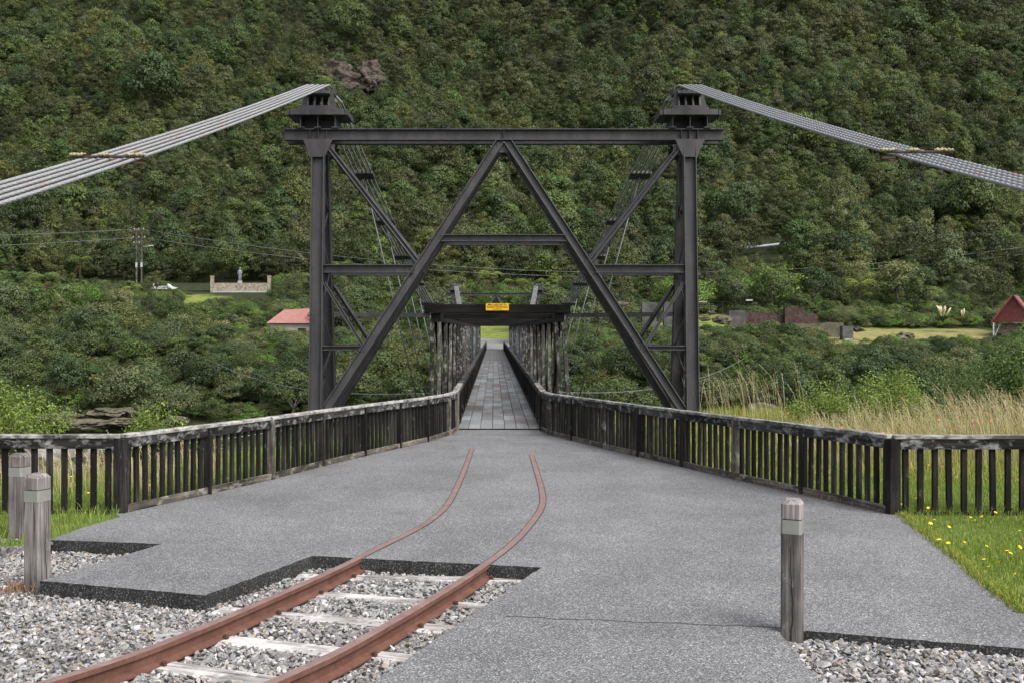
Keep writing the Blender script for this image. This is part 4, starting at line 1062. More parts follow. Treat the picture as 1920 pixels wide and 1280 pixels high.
while cnt < 185 and tries < 12000:
    tries += 1
    y = random.uniform(124, 186); x = random.uniform(-.54*y, .57*y); px = VX+F*x/y
    if 845 < px < 1005 and y < 158: continue
    if y < 163 and 1150 < px < 2000: continue
    if 333 < px < 384 and 148 < y < 172: continue
    if 485 < px < 612 and 124 < y < 136: continue
    if 200 < px < 515 and 164 < y < 182: continue
    lim = float(BACK(px))
    z = tz(x, y); hm = CZ-(lim-VY)*y/F-z; h = min(hm*random.uniform(.7, 1.0), random.uniform(4.5, 9))
    if h < 1.5: continue
    k = random.choice(kinds2); wd = h*.62
    if not ok(x, y, wd*.66): continue
    placed.append((x, y, wd*.66)); tree(k[0], k[1], (x, y, z-.1), h, random.uniform(.95, 1.25)); cnt += 1
for k in kinds2+kinds1+[('beech', 'leaf_dark'), ('bush', 'leaf_olive'), ('bush', 'leaf_bright'), ('bush', 'leaf_pale')]:
    if k not in PROTO_OBJ:
        y = 184.0; x = random.uniform(-60, 70); tree(k[0], k[1], (x, y, tz(x, y)-.1), 6.5)

for kd, mt, px, y, ytop, wd in (('olive', 'leaf_olive', 294, 166, 504, 1.35), ('bush', 'leaf_bank', 346, 164, 538, 1.1), ('bush', 'leaf_olive', 318, 163, 539, 1.3), ('bush', 'leaf_pale', 300, 160, 541, 1.2), ('olive', 'leaf_olive', 272, 164, 520, 1.1)):
    x = (px-VX)*y/F; z = tz(x, y); tree(kd, mt, (x, y, z-.1), CZ-(ytop-VY)*y/F-z, wd)
# hillside forest: one mass of crowns over the hill, points carrying kind, size and turn
pc = bpy.data.collections.new('crown kinds')
names = []
for k, o in PROTO_OBJ.items(): pc.objects.link(o); names.append((o.name, k))
order = [k for nme, k in sorted(names)]
def cells(y0, y1, step):
    o = []
    y = y0
    while y < y1:
        st = step; x = -.66*y
        while x < .70*y:
            o.append((x+random.uniform(-.45, .45)*st, y+random.uniform(-.45, .45)*st)); x += st
        y += step*.92
    return o
FP = np.array(cells(186, 215, 3.3)+cells(215, 300, 3.5)+cells(300, 430, 4.6))
keep = ~((np.abs(FP[:, 1]-172) < 12) & (FP[:, 0] < -30))
bl = hit(668, 178); keep &= ~((np.abs(FP[:, 0]-bl.x+1) < 8.5) & (FP[:, 1] > bl.y-6.5) & (FP[:, 1] < bl.y+3))
bl2 = hit(300, 178)
pxk = VX+F*FP[:, 0]/FP[:, 1]; keep &= ~((pxk > 1372) & (pxk < 1488) & (FP[:, 1] > 189) & (FP[:, 1] < 203))
FP = FP[keep]; nF = len(FP)
zf_ = terrain(FP[:, 0], FP[:, 1])
pxf = VX+F*FP[:, 0]/FP[:, 1]; pyf = VY-F*(zf_-CZ)/FP[:, 1]
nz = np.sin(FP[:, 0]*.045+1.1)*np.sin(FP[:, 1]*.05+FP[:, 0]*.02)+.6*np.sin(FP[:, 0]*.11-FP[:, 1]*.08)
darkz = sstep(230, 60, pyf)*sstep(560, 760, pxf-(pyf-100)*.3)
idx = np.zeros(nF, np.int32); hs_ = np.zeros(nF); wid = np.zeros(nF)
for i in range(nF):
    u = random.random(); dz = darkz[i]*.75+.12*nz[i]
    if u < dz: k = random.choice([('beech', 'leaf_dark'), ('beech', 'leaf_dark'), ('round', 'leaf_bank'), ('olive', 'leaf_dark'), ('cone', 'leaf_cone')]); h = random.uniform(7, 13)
    else:
        if nz[i] > .25: k = random.choice([('olive', 'leaf_olive'), ('olive', 'leaf_olive'), ('olive', 'leaf_pale'), ('round', 'leaf_green'), ('beech', 'leaf_olive'), ('cone', 'leaf_cone')])
        elif nz[i] < -.45: k = random.choice([('round', 'leaf_green'), ('round', 'leaf_bank'), ('olive', 'leaf_olive'), ('cone', 'leaf_cone'), ('olive', 'leaf_dark'), ('beech', 'leaf_dark')])
        else: k = random.choice([('olive', 'leaf_olive'), ('olive', 'leaf_olive'), ('olive', 'leaf_dark'), ('cone', 'leaf_green'), ('round', 'leaf_bank'), ('beech', 'leaf_olive'), ('olive', 'leaf_pale')])
        h = random.uniform(5.2, 9.4)
    if random.random() < .10: h *= random.uniform(1.25, 1.6)
    elif random.random() < .16: h *= .55
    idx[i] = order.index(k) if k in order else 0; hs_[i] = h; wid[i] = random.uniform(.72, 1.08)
def wood(name, XYZ, idx, size, label, cat):
    nF = len(XYZ); me = bpy.data.meshes.new(name); me.vertices.add(nF)
    me.vertices.foreach_set('co', XYZ.astype(np.float32).ravel())
    for nme, typ, key, arr in (('kind_index', 'INT', 'value', idx), ('turn', 'FLOAT_VECTOR', 'vector', np.stack([R.normal(0, .06, nF), R.normal(0, .06, nF), R.uniform(0, 6.283, nF)], 1)), ('size', 'FLOAT_VECTOR', 'vector', size)):
        a_ = me.attributes.new(nme, typ, 'POINT'); a_.data.foreach_set(key, np.ascontiguousarray(arr).astype(np.int32 if typ == 'INT' else np.float32).ravel())
    fo = meshobj(name, me, None); tag(fo, label, cat, kind='stuff')
    md = fo.modifiers.new('wood', 'NODES'); md.node_group = ng; return fo
ng = bpy.data.node_groups.new('wood', 'GeometryNodeTree')
ng.interface.new_socket('Geometry', in_out='INPUT', socket_type='NodeSocketGeometry'); ng.interface.new_socket('Geometry', in_out='OUTPUT', socket_type='NodeSocketGeometry')
gi = ng.nodes.new('NodeGroupInput'); go = ng.nodes.new('NodeGroupOutput'); ip = ng.nodes.new('GeometryNodeInstanceOnPoints'); ci = ng.nodes.new('GeometryNodeCollectionInfo')
ci.inputs['Collection'].default_value = pc; ci.inputs['Separate Children'].default_value = True; ci.inputs['Reset Children'].default_value = True
ip.inputs['Pick Instance'].default_value = True
def nattr(nme, typ):
    x = ng.nodes.new('GeometryNodeInputNamedAttribute'); x.data_type = typ; x.inputs['Name'].default_value = nme; return x.outputs['Attribute']
e2r = ng.nodes.new('FunctionNodeEulerToRotation')
ng.links.new(gi.outputs[0], ip.inputs['Points']); ng.links.new(ci.outputs[0], ip.inputs['Instance']); ng.links.new(nattr('kind_index', 'INT'), ip.inputs['Instance Index'])
ng.links.new(nattr('turn', 'FLOAT_VECTOR'), e2r.inputs[0]); ng.links.new(e2r.outputs[0], ip.inputs['Rotation']); ng.links.new(nattr('size', 'FLOAT_VECTOR'), ip.inputs['Scale']); ng.links.new(ip.outputs[0], go.inputs[0])
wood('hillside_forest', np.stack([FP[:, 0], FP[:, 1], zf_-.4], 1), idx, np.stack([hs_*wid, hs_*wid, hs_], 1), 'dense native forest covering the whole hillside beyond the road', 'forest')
# scrub filling the ground between the trees of the far bank
SP_, SI, SS = [], [], []
for x, y in cells(92.5, 190, 1.75):
    px = VX+F*x/y; z = tz(x, y)
    if abs(x-.1) < 3.0 and y < 119: continue
    if 840 < px < 1012 and 115 < y < 165: continue
    if 1285 < px < 1372 and 146 < y < 163: continue
    if 1372 <= px < 1545 and 146 < y < 157: continue
    if 1540 < px < 1860 and 134 < y < 151: continue
    if 1195 < px < 1275 and 146 < y < 156: continue
    if 333 < px < 384 and 146 < y < 178: continue
    if 490 < px < 610 and 126 < y < 135: continue
    if px < 530 and 168 < y < 179: continue
    if px > 1850 and 132 < y < 148: continue
    lim = float(ENV(px)) if y < 128 else float(BACK(px))
    if 1195 < px < 1545 and y < 150: lim = max(lim, 606)
    if 1530 < px < 1870 and y < 136: lim = max(lim, 636)
    if 335 < px < 400 and y > 128: lim = max(lim, 548)
    if 250 < px <= 335 and y > 150: lim = 542; lo_ = 1
    if y < 136: lim += random.uniform(-16, 22)*(1.0 if px > 620 else .6)
    hm = CZ-(lim-VY)*y/F-z
    h = min(random.uniform(1.0, 2.6)*(1.0 if y > 97 else .6), hm)
    if 225 < px < 340 and 158 < y < 168: h = hm*random.uniform(.85, 1.0)
    if h < .45: continue
    SP_.append((x, y, z-.15)); SI.append(order.index(random.choice([('bush', 'leaf_bank'), ('bush', 'leaf_bank'), ('bush', 'leaf_olive'), ('bush', 'leaf_pale'), ('bush', 'leaf_bright'), ('round', 'leaf_green')]))); wd = random.uniform(1.0, 1.5); SS.append((h*wd, h*wd, h))
wood('scrub', np.array(SP_), np.array(SI, np.int32), np.array(SS), 'tangled green undergrowth filling the far bank between its trees', 'undergrowth')

# tree ferns
def fern_mesh(rs, mat='leaf_fern'):
    rg = np.random.default_rng(rs); V, Fq, T = [], [], []; off = 0
    for k in range(17):
        a = 6.283*k/17+rg.uniform(-.15, .15); L = rg.uniform(.85, 1.1); up = rg.uniform(.15, .55); ca, sa = math.cos(a), math.sin(a); tv = rg.uniform(.75, 1.25)
        nseg = 12
        for s in range(nseg):
            u = (s+.5)/nseg; r_ = L*u; z = up*math.sin(u*2.6)*.75-.30*u*u; hw = .17*math.sin(math.pi*min(1, .12+u*.9))**.8+.01
            for sd_ in (-1, 1):
                bx, by = ca*r_, sa*r_; tx, ty = bx-sa*sd_*hw+ca*.05, by+ca*sd_*hw+sa*.05; wv = L/nseg*.36
                V += [(bx-ca*wv, by-sa*wv, z), (bx+ca*wv, by+sa*wv, z), (tx+ca*wv*.3, ty+sa*wv*.3, z-hw*.32), (tx-ca*wv*.3, ty-sa*wv*.3, z-hw*.32)]
                Fq.append([off, off+1, off+2, off+3]); off += 4; T += [(tv, tv, tv)]*4
    me = fast_mesh('fronds', np.array(V), np.array(Fq), np.array(T)); me.materials.append(MATS[mat]); return me
FM = [fern_mesh(k) for k in (3, 8, 12)]
def tree_fern(px, py, Y, r_, tall):
    g_ = hit(px, py+tall*F/Y, 120); tall = (py+tall*F/Y-py)*g_.y/F; p = at(px, py, g_.y); r_ = r_*1.15; t = thing('tree_fern', (p.x, p.y, p.z-tall), 'yellow green tree fern with spreading fronds in the bush across the river', 'tree fern', 'tree ferns across the river')
    f = meshobj('fronds', FM[random.randrange(3)], None, t, p); f.scale = (r_, r_, r_); f.rotation_euler = (random.gauss(0, .1), random.gauss(0, .1), random.uniform(0, 6))
    tube('trunk', [(p.x, p.y, p.z-tall), (p.x, p.y, p.z+.05)], [.10, .075], 'fern_bark', t, 8)
for px, py, Y, r_, tl in [(368, 429, 186, 1.7, 6), (248, 541, 150, 1.5, 3), (325, 548, 150, 1.9, 3.2), (84, 520, 148, 2.2, 4), (700, 492, 166, 2.1, 4), (672, 512, 160, 1.8, 4), (890, 500, 163, 2.3, 4), (920, 516, 160, 2.0, 4), (965, 530, 158, 2.2, 4), (1000, 505, 166, 2.2, 4), (1026, 528, 160, 2.0, 3), (985, 487, 172, 2.2, 4), (1050, 492, 172, 1.8, 4), (860, 520, 162, 1.8, 3), (1612, 533, 158, 2.4, 4), (1648, 522, 164, 2.5, 4), (1680, 533, 166, 2.3, 4), (1735, 545, 168, 2.4, 4), (1672, 512, 172, 2.2, 4), (1815, 428, 200, 2.6, 4), (1850, 447, 195, 2.4, 4), (1880, 470, 190, 2.2, 4), (1560, 470, 186, 2.0, 4), (1790, 412, 205, 2.4, 5), (1440, 500, 180, 1.8, 4), (560, 520, 168, 2.0, 4), (640, 497, 172, 1.8, 4), (775, 500, 168, 2.0, 4), (1240, 492, 178, 1.9, 4), (1905, 395, 210, 2.4, 5), (150, 487, 176, 1.8, 4)]:
    tree_fern(px, py, Y, r_, tl)

# rock bluff on the hillside and ledges on the bank
def rock_mesh(sx, sy, sz, sub, rough, seed, mat, strat=0.0):
    bm = bmesh.new(); bmesh.ops.create_icosphere(bm, subdivisions=sub, radius=1.0)
    from mathutils import noise as mn
    for v in bm.verts:
        d = v.co.normalized(); k = 1+rough*mn.fractal(d*1.7+Vector((seed, seed*.7, 0)), 1.0, 2.0, 5)
        p_ = d*k
        if strat: p_.x += strat*math.sin(p_.z*14+seed); p_.y += strat*math.sin(p_.z*11)
        v.co = Vector((p_.x*sx, p_.y*sy, p_.z*sz))
    me = bpy.data.meshes.new('rock'); bm.to_mesh(me); bm.free(); me.materials.append(MATS[mat]); return me
def rock(px, py, Y, s, mat, label, seed, grp=None, sub=4, strat=.05, z=None):
    p = at(px, py, Y)
    o = meshobj('rock', rock_mesh(s[0], s[1], s[2], sub, .45, seed, mat, strat), None, None, p); return tag(o, label, 'rock', grp)
o = rock(632, 160, bl.y+1.5, (6.4, 3.4, 6.4), 'rock', 'bare brown rock face in the forest beside the tower saddle, the broader one', 3.1, sub=5); o.name = 'cliff'
o = rock(695, 150, bl.y+3, (3.4, 3, 4.6), 'rock', 'small rusty rock face in the forest, the narrower one', 7.7, sub=5); o.name = 'cliff'
for i, (px, py, Y, s) in enumerate([(110, 783, 94.5, (1.7, 1.4, .5)), (205, 773, 96, (1.8, 1.3, .45)), (262, 772, 96.5, (1.3, 1.2, .6)), (160, 794, 93, (2.2, 1.4, .4)), (236, 790, 93.8, (1.6, 1.2, .35)), (330, 788, 94, (1.2, 1.0, .35))]):
    rock(px, py, Y, s, 'rock_bank', 'flat mossy rock ledge at the foot of the far bank', 1.3*i+.4, 'mossy ledges at the water line', 4, 0.0)
rock(112, 872, 17.0, (.55, .5, .42), 'rock_grey', 'pale grey layered boulder behind the fence balusters near the paired bollards', 2.2)
rock(1425, 773, 60.0, (.85, .9, .5), 'rock_bank', 'brown boulder just above the fence rail beyond the seeding grass', 5.2, None, 4, 0.0)
for i, (px, py, Y, s) in enumerate([(1322, 598, 149, (.8, .6, .35)), (1355, 600, 147, (1.4, .8, .6)), (1333, 587, 155, (.6, .5, .3)), (1168, 572, 152, (.9, .6, .5)), (1700, 630, 137, (1.1, .9, .5)), (1690, 637, 135, (.9, .8, .45)), (1800, 637, 138, (1.3, .9, .3)), (1610, 618, 138, (.8, .7, .3))]):
    rock(px, py, Y, s, 'rock_bank', 'brown rubble rock by the old ruins', 3.3*i+1.1, 'rubble rocks by the ruins', 3)

# ------------------------------------------------------------------ ruins, memorial, shed, house, poles across the river
def ruin(px0, px1, pyt, pyb, Y, thick, mat, label, seed, jag=.5, name='ruined_wall'):
    a = at(px0, pyb, Y); b_ = at(px1, pyb, Y); top = at(px0, pyt, Y).z; z0 = a.z-1.2; rg = random.Random(seed); n_ = max(3, int((b_.x-a.x)/.28)); L = b_.x-a.x
    hs = [rg.random()*jag*.5]
    for k in range(n_): hs.append(min(jag, max(0, hs[-1]+rg.uniform(-.32, .32)*jag)))
    poly = [(0, z0-a.z)]+[(L*k/n_, top-a.z-hs[k]) for k in range(n_+1)]+[(L, z0-a.z)]
    o = prism(name, poly, 0, thick, mat, None, (a.x, a.y, a.z)); return tag(o, label, 'ruin')
ruin(1367, 1398, 582, 606, 149, 1.2, 'concrete_old', 'square grey concrete block at the end of the dark brick ruin', 1, .05)
ruin(1398, 1472, 580, 606, 149.6, .8, 'brick_old', 'low jagged dark red brick ruin beside the grey concrete block', 2, .75)
ruin(1472, 1507, 576, 606, 148.8, 1.0, 'brick_old', 'taller reddish brick ruin between the low brick ruin and the dry lawn', 3, .6)
ruin(1507, 1533, 588, 608, 149.3, .8, 'brick_old', 'crumbling brick ruin end sloping down to the dry lawn', 4, 1.2)
ruin(1484, 1582, 604, 616, 141, 1.2, 'rock_bank', 'long low stone retaining wall below the dry lawn', 5, .25, 'retaining_wall')
ruin(1580, 1600, 611, 648, 137.5, 1.2, 'concrete_old', 'tall grey concrete pier below the dry lawn', 6, .03, 'concrete_pier')
ruin(1204, 1231, 567, 614, 150, 1.0, 'concrete_old', 'grey concrete ruin wall seen through the tower leg, the wider one', 7, .1)
ruin(1245, 1268, 566, 614, 150.8, 1.0, 'concrete_old', 'grey concrete ruin wall hidden partly by the tower leg', 8, .1)
b1 = at(1592, 640, 134); bt = thing('picnic_bench', (b1.x, b1.y, b1.z-.5), 'small pale bench beside the grey concrete pier', 'bench')
box('seat', (b1.x, b1.y, b1.z), (1.0, .35, .06), 'concrete_light', bt); box('backrest', (b1.x, b1.y+.2, b1.z+.25), (1.0, .05, .2), 'concrete_light', bt)
for s in (-1, 1): box('leg', (b1.x+s*.4, b1.y, b1.z-.5), (.06, .3, .9), 'concrete_old', bt)
fa = at(1311, 578, 160); ft = thing('rail_fence', fa, 'dark post and rail fence with sign panels behind the old ruins', 'fence')
for k in range(6):
    p = at(1311+k*22, 577, 160); beam('post', (p.x, p.y, p.z-1.0), (p.x, p.y, p.z+.95), .12, .12, 'fence_timber', ft, (0, 1, 0))
for dz in (.9, .45): beam('rail', at(1308, 577, 159.9)+Vector((0, 0, dz)), at(1424, 577, 159.9)+Vector((0, 0, dz)), .06, .09, 'fence_timber', ft)
p = at(1405, 563, 159.5); box('sign_panel', p, (1.0, .06, .22), 'concrete_light', ft); p = at(1318, 566, 159.5); box('sign_panel', p, (1.2, .06, .12), 'concrete_light', ft)

# memorial wall with statue
YW = 170.0
wl = thing('memorial_wall', at(452, 553, YW), 'stone memorial wall with two end pillars by the road on the far bank', 'wall')
a, b_ = at(400, 531, YW), at(504, 531, YW); 
box('wall_face', ((a.x+b_.x)/2, YW, a.z-.65), (b_.x-a.x, .45, 1.3), 'stone_wall', wl); box('wall_base', ((a.x+b_.x)/2, YW-.02, a.z-2.0), (b_.x-a.x+.2, .6, 1.4), 'concrete_light', wl)
for px in (398, 505):
    p = at(px, 519, YW); pl = box('pillar', (p.x, YW-.05, p.z-1.6), (.46, .62, 3.2), 'stone_wall', wl); box('pillar_cap', (p.x, YW-.05, p.z+.05), (.56, .72, .1), 'concrete_light', pl)
sp_ = at(450, 531, YW); st = thing('statue', (sp_.x, YW, sp_.z), 'grey statue of a standing miner in a cap on the memorial wall', 'statue')
box('plinth', (sp_.x, YW, sp_.z+.18), (.62, .5, .36), 'concrete_light', st)
sv = [(0, 0, 1.05), (0, 0, 1.35), (0, 0, 1.62), (0, -.01, 1.75), (0, -.03, 1.93), (.11, 0, .95), (.13, -.03, .50), (.14, 0, .07), (-.11, 0, .95), (-.12, -.05, .50), (-.12, -.02, .07), (.24, 0, 1.56), (.32, -.02, 1.25), (.18, -.20, 1.12), (-.24, 0, 1.56), (-.33, .02, 1.25), (-.32, -.08, .98), (.16, -.14, .03), (-.13, -.16, .03)]
se = [(0, 1), (1, 2), (2, 3), (3, 4), (0, 5), (5, 6), (6, 7), (7, 17), (0, 8), (8, 9), (9, 10), (10, 18), (2, 11), (11, 12), (12, 13), (2, 14), (14, 15), (15, 16)]
sr = [.19, .20, .17, .075, .115, .15, .12, .085, .15, .12, .085, .11, .085, .06, .11, .085, .06, .06, .06]
me = bpy.data.meshes.new('figure'); me.from_pydata(sv, se, []); me.update()
fg = meshobj('figure', me, 'statue_bronze', st, (sp_.x, YW, sp_.z+.36)); sk = fg.modifiers.new('skin', 'SKIN'); ss = fg.modifiers.new('sub', 'SUBSURF'); ss.levels = ss.render_levels = 1
for v_, r_ in zip(me.skin_vertices[0].data, sr): v_.radius = (r_, r_)
me.skin_vertices[0].data[0].use_root = True
tube('cap', [(sp_.x, YW-.04, sp_.z+.36+1.98), (sp_.x, YW-.03, sp_.z+.36+2.04), (sp_.x, YW-.03, sp_.z+.36+2.09)], [.15, .14, .06], 'concrete_light', st, 10)
# road and white car
rd = [at(200, 548, 173), at(300, 547, 173), at(398, 548, 172), at(520, 549, 173)]
vs = []; 
for p in rd: vs += [(p.x, p.y-1.6, p.z+.15), (p.x, p.y+4.2, p.z+.25)]
ro = meshobj('road', pydata('road', vs, [[2*k, 2*k+2, 2*k+3, 2*k+1] for k in range(3)]), 'road'); ro['kind'] = 'structure'
cp = at(308, 549, 174); ct = thing('parked_car', cp, 'white car on the road half hidden by bushes near the twin poles', 'car')
prism('body', [(-2.0, .35), (2.0, .35), (2.05, .85), (1.3, .98), (-1.9, 1.0), (-2.05, .8)], -.8, .8, 'car_white', ct, cp)
prism('cabin', [(-1.8, 0), (1.2, 0), (.55, .55), (-1.4, .58)], -.72, .72, 'car_white', ct, cp+Vector((0, 0, .98)))
prism('window', [(-1.5, .08), (.9, .08), (.48, .48), (-1.3, .50)], -.735, -.722, 'glass_dark', ct, cp+Vector((0, 0, .98)))
for sx in (-1.3, 1.3):
    for sy in (-.72, .72): tube('wheel', [cp+Vector((sx, sy-.1, .33)), cp+Vector((sx, sy+.1, .33))], .33, 'rubber', ct, 12)
# power poles
pt = thing('power_poles', at(261, 545, 178)+Vector((0, 0, -1)), 'twin timber power poles with crossarms and a street lamp beside the road', 'power pole')
for px in (256, 265.5):
    a = at(px, 546, 178); tpz = at(px, 429, 178).z; beam('pole', (a.x, 178, a.z-1.2), (a.x, 178, tpz), .26, .26, 'pole_timber', pt, (0, 1, 0), .05)
    m_ = at(px, 497, 178); box('metal_sleeve', m_, (.30, .30, .75), 'zinc', pt)
for py, x0, x1 in ((432, 251, 270), (447, 249, 272), (457, 250, 262)): beam('crossarm', at(x0, py, 177.8), at(x1, py, 177.8), .14, .14, 'pole_timber', pt)
for py, xs_ in ((430, (252, 260, 269)), (445, (250, 260, 271)), (455, (251, 261))):
    for px in xs_: tube('insulator', [at(px, py+1, 177.8), at(px, py-2, 177.8)], [.11, .07], 'concrete_light', pt, 8)
tube('lamp_arm', [at(266, 463, 178), at(279, 462, 178)], .04, 'zinc', pt, 6); box('lamp_head', at(283, 461, 178), (.85, .25, .16), 'concrete_light', pt)
def wire(px0, py0, Y0_, px1, py1, Y1_, sag, label):
    a, b_ = at(px0, py0, Y0_), at(px1, py1, Y1_); pts = []
    for i in range(41):
        t = i/40; p = a.lerp(b_, t); p.z -= sag*4*t*(1-t); pts.append(p)
    tag(tube('power_line', pts, .030, 'wire' if sag < 99 else 'wire', None, 5), label, 'wire')
wire(252, 430, 177.8, -420, 442, 160, .6, 'upper power line running from the twin poles away from the tower')
wire(250, 446, 177.8, -420, 466, 160, .6, 'lower power line running from the twin poles away from the tower')
wire(269, 430, 177.8, 2350, 385, 190, 9.5, 'upper power line crossing behind the tower towards the red shed')
wire(271, 446, 177.8, 2350, 406, 190, 8.6, 'lower power line crossing behind the tower towards the red shed')
# pipe on the hillside
tag(tube('pipeline', [at(1368, 469, 202), at(1420, 463, 202), at(1490, 455, 202)], .27, 'pipe_grey', None, 10), 'pale grey pipeline on trestles among the trees above the ruins', 'pipe')

def corrugated(name, p00, p10, p01, p11, ribs, amp, mat, parent):
    """sheet p00-p10 along the ribs' row, p01-p11 the far edge"""
    p00, p10, p01, p11 = map(Vector, (p00, p10, p01, p11)); nrm = (p10-p00).cross(p01-p00).normalized(); vs = []; n_ = ribs*4
    for i in range(n_+1):
        t = i/n_; d = nrm*amp*math.sin(t*ribs*6.283); vs += [p00.lerp(p10, t)+d, p01.lerp(p11, t)+d]
    o_ = org(parent); me = pydata(name, [v-o_ for v in vs], [[2*i, 2*i+2, 2*i+3, 2*i+1] for i in range(n_)])
    return meshobj(name, me, mat, parent, o_)
# pink roofed house
HY = 128.0; hp = at(548, 612, HY); hz = at(548, 578, HY).z; he = at(548, 606, HY).z
ho = thing('house', (hp.x, HY, he-2.4), 'low house with a pink red iron roof half hidden by trees', 'house')
x0, x1 = at(500, 600, HY).x, at(600, 600, HY).x
hwl = box('wall', ((x0+x1)/2, HY+2.2, he-1.2), (x1-x0-.8, 4.0, 2.4), 'wall_cream', ho)
corrugated('roof', (x0, HY-.3, he), (x1, HY-.3, he), (x0+1.6, HY+2.4, hz-.15), (x1+.6, HY+2.4, hz+.15), 46, .03, 'roof_pink', ho)
corrugated('roof', (x0, HY+4.8, he), (x1, HY+4.8, he), (x0+1.6, HY+2.42, hz-.15), (x1+.6, HY+2.42, hz+.15), 46, .03, 'roof_pink', ho)
prism('window', [(-.5, 0), (.5, 0), (.5, .9), (-.5, .9)], -.02, 0, 'glass_dark', hwl, ((x0+x1)/2+1, HY+.19, he-1.5))
# red shed
SY = 138.0; rp = at(1899, 553, SY); ez = at(1868, 604, SY).z; gzr = at(1872, 634, SY).z
sh = thing('shed', (rp.x, SY, gzr), 'red iron open sided shed with steep gable beside the glossy bush', 'shed')
hw = rp.x-at(1866, 604, SY).x; dv = Vector((math.sin(.55), math.cos(.55), 0)); sv_ = Vector((dv.y, -dv.x, 0))
A = Vector((rp.x, SY, rp.z)); Lr = 7.0
el, er = A-sv_*hw*1.12, A+sv_*hw*1.12; el.z = er.z = ez
corrugated('gable_wall', el+Vector((.0, .06, .02))+sv_*.12, er+Vector((0, .06, .02))-sv_*.12, A+Vector((-.02, .06, -.12)), A+Vector((.02, .06, -.12)), 22, .02, 'shed_red', sh)
corrugated('roof', A, A+dv*Lr, el, el+dv*Lr, 26, .03, 'shed_roof', sh); corrugated('roof', A, A+dv*Lr, er, er+dv*Lr, 26, .03, 'shed_roof', sh)
for e_ in (el, er): beam('barge_board', A+Vector((0, -.05, .02)), e_+Vector((0, -.05, .02)), .06, .18, 'shed_roof', sh)
for e_ in (el, er):
    for k in (.02, .5, .98):
        q_ = e_+dv*Lr*k; s_ = sv_*.25*(1 if e_ is el else -1); beam('post', (q_.x+s_.x, q_.y+s_.y, gzr-.8), (q_.x+s_.x, q_.y+s_.y, ez-.05), .16, .16, 'concrete_light', sh, (0, 1, 0))
beam('post_brace', (el.x+sv_.x*.35, el.y, gzr-.2), (el.x+1.1, el.y-.2, ez-.1), .09, .09, 'concrete_light', sh, (0, 1, 0))
box('inner_wall', (rp.x+.9, SY+2.2, gzr+.6), (2.4, .4, 2.6), 'stone_wall', sh, -.55)
# pampas tufts
def pampas(px, py, Y, h, n_, label):
    p = at(px, py, Y); t = thing('pampas_grass', p, label, 'pampas'); PP = []; 
    a = R.uniform(0, 6.283, 260); V, Fc, T = [], [], []; off = 0
    for k in range(260):
        L = h*R.uniform(.5, .8); o_ = R.uniform(.2, .9)*L; c_, s_ = math.cos(a[k]), math.sin(a[k]); wv = .03
        pts = [(c_*o_*u*u, s_*o_*u*u, L*(u-.35*u*u)) for u in (0, .5, 1)]
        for q_ in pts: V += [(q_[0]-s_*wv, q_[1]+c_*wv, q_[2]), (q_[0]+s_*wv, q_[1]-c_*wv, q_[2])]
        Fc += [[off, off+1, off+3, off+2], [off+2, off+3, off+5, off+4]]; off += 6; T += [(1, 1, 1)]*6
    me = fast_mesh('tussock', np.array(V), np.array(Fc), np.array(T)*R.uniform(.8, 1.1)); me.materials.append(MATS['leaf_olive']); meshobj('tussock', me, None, t, p)
    for k in range(n_):
        x, y = R.normal(0, .45*h/2), R.normal(0, .3); b0 = p+Vector((0, 0, .2)); tp = p+Vector((x, y, h*R.uniform(.95, 1.2))); mid = b0.lerp(tp, .6)
        tube('plume', [b0, mid, mid.lerp(tp, .4), mid.lerp(tp, .8), tp+Vector((.1*np.sign(x), 0, 0))], [.02, .03, .12, .11, .02], 'plume', t, 6)
pampas(1768, 606, 146, 2.1, 9, 'pampas grass clump with many creamy plumes near the red shed')
pampas(1805, 608, 145, 2.0, 3, 'sparse pampas grass with few leaning plumes near the red shed')

# ------------------------------------------------------------------ foreground shrubs, long grass, flowers
def fg_bush(px, py, Y, w_, h_, n_, size, mat, label, name='shrub', base=None, twigs=10):
    """leafy shrub built of clumps; pixel is the foot centre"""
    p = at(px, py, Y); t = thing(name, p, label, 'shrub'); C = []
    for _ in range(46):
        d = R.normal(size=3); d[2] = abs(d[2]); d /= np.linalg.norm(d); k = R.uniform(.35, 1.0)
        C.append(np.array([d[0]*w_*.5*k, d[1]*w_*.42*k, h_*(.12+.80*d[2]*k)]))
    C = np.array(C); ci_ = R.integers(len(C), size=n_); d = R.normal(size=(n_, 3)); d /= np.linalg.norm(d, axis=1)[:, None]
    rc = .17*min(w_, h_*1.3); P = C[ci_]+d*rc*R.uniform(.4, 1.1, (n_, 1)); P[:, 2] = np.abs(P[:, 2])
    cv = R.uniform(.75, 1.25, len(C))[ci_][:, None]; T = cv*R.uniform(.7, 1.3, (n_, 1))*np.array([1, 1, 1.0]); yl = R.random(n_) < .08; T[yl] *= np.array([1.6, 1.35, .9])
    V, Fq, TT = leafset(P, d*.6+np.array([0, 0, .5])+R.normal(0, .4, (n_, 3)), size, .42, T)
    me = fast_mesh('foliage', V, Fq, TT); me.materials.append(MATS[mat]); meshobj('foliage', me, None, t, p)
    for k in range(twigs):
        e = C[R.integers(len(C))]; tube('branch', [p+Vector((0, 0, -.2)), p+Vector(e*np.array([.4, .4, .55])), p+Vector(e)], [.022, .014, .006], 'bark', t, 5)
fg_bush(10, 835, 19, 2.3, 1.15, 8000, .030, 'leaf_lime', 'leafy green bush behind the fence return beside the paired bollards')
fg_bush(292, 838, 21, 1.05, 1.0, 4200, .028, 'leaf_lime', 'small round light green shrub poking above the white lichened fence')
fg_bush(160, 905, 17, 1.9, .55, 3200, .026, 'leaf_lime', 'low shrub seen between balusters beside the pale grey boulder')
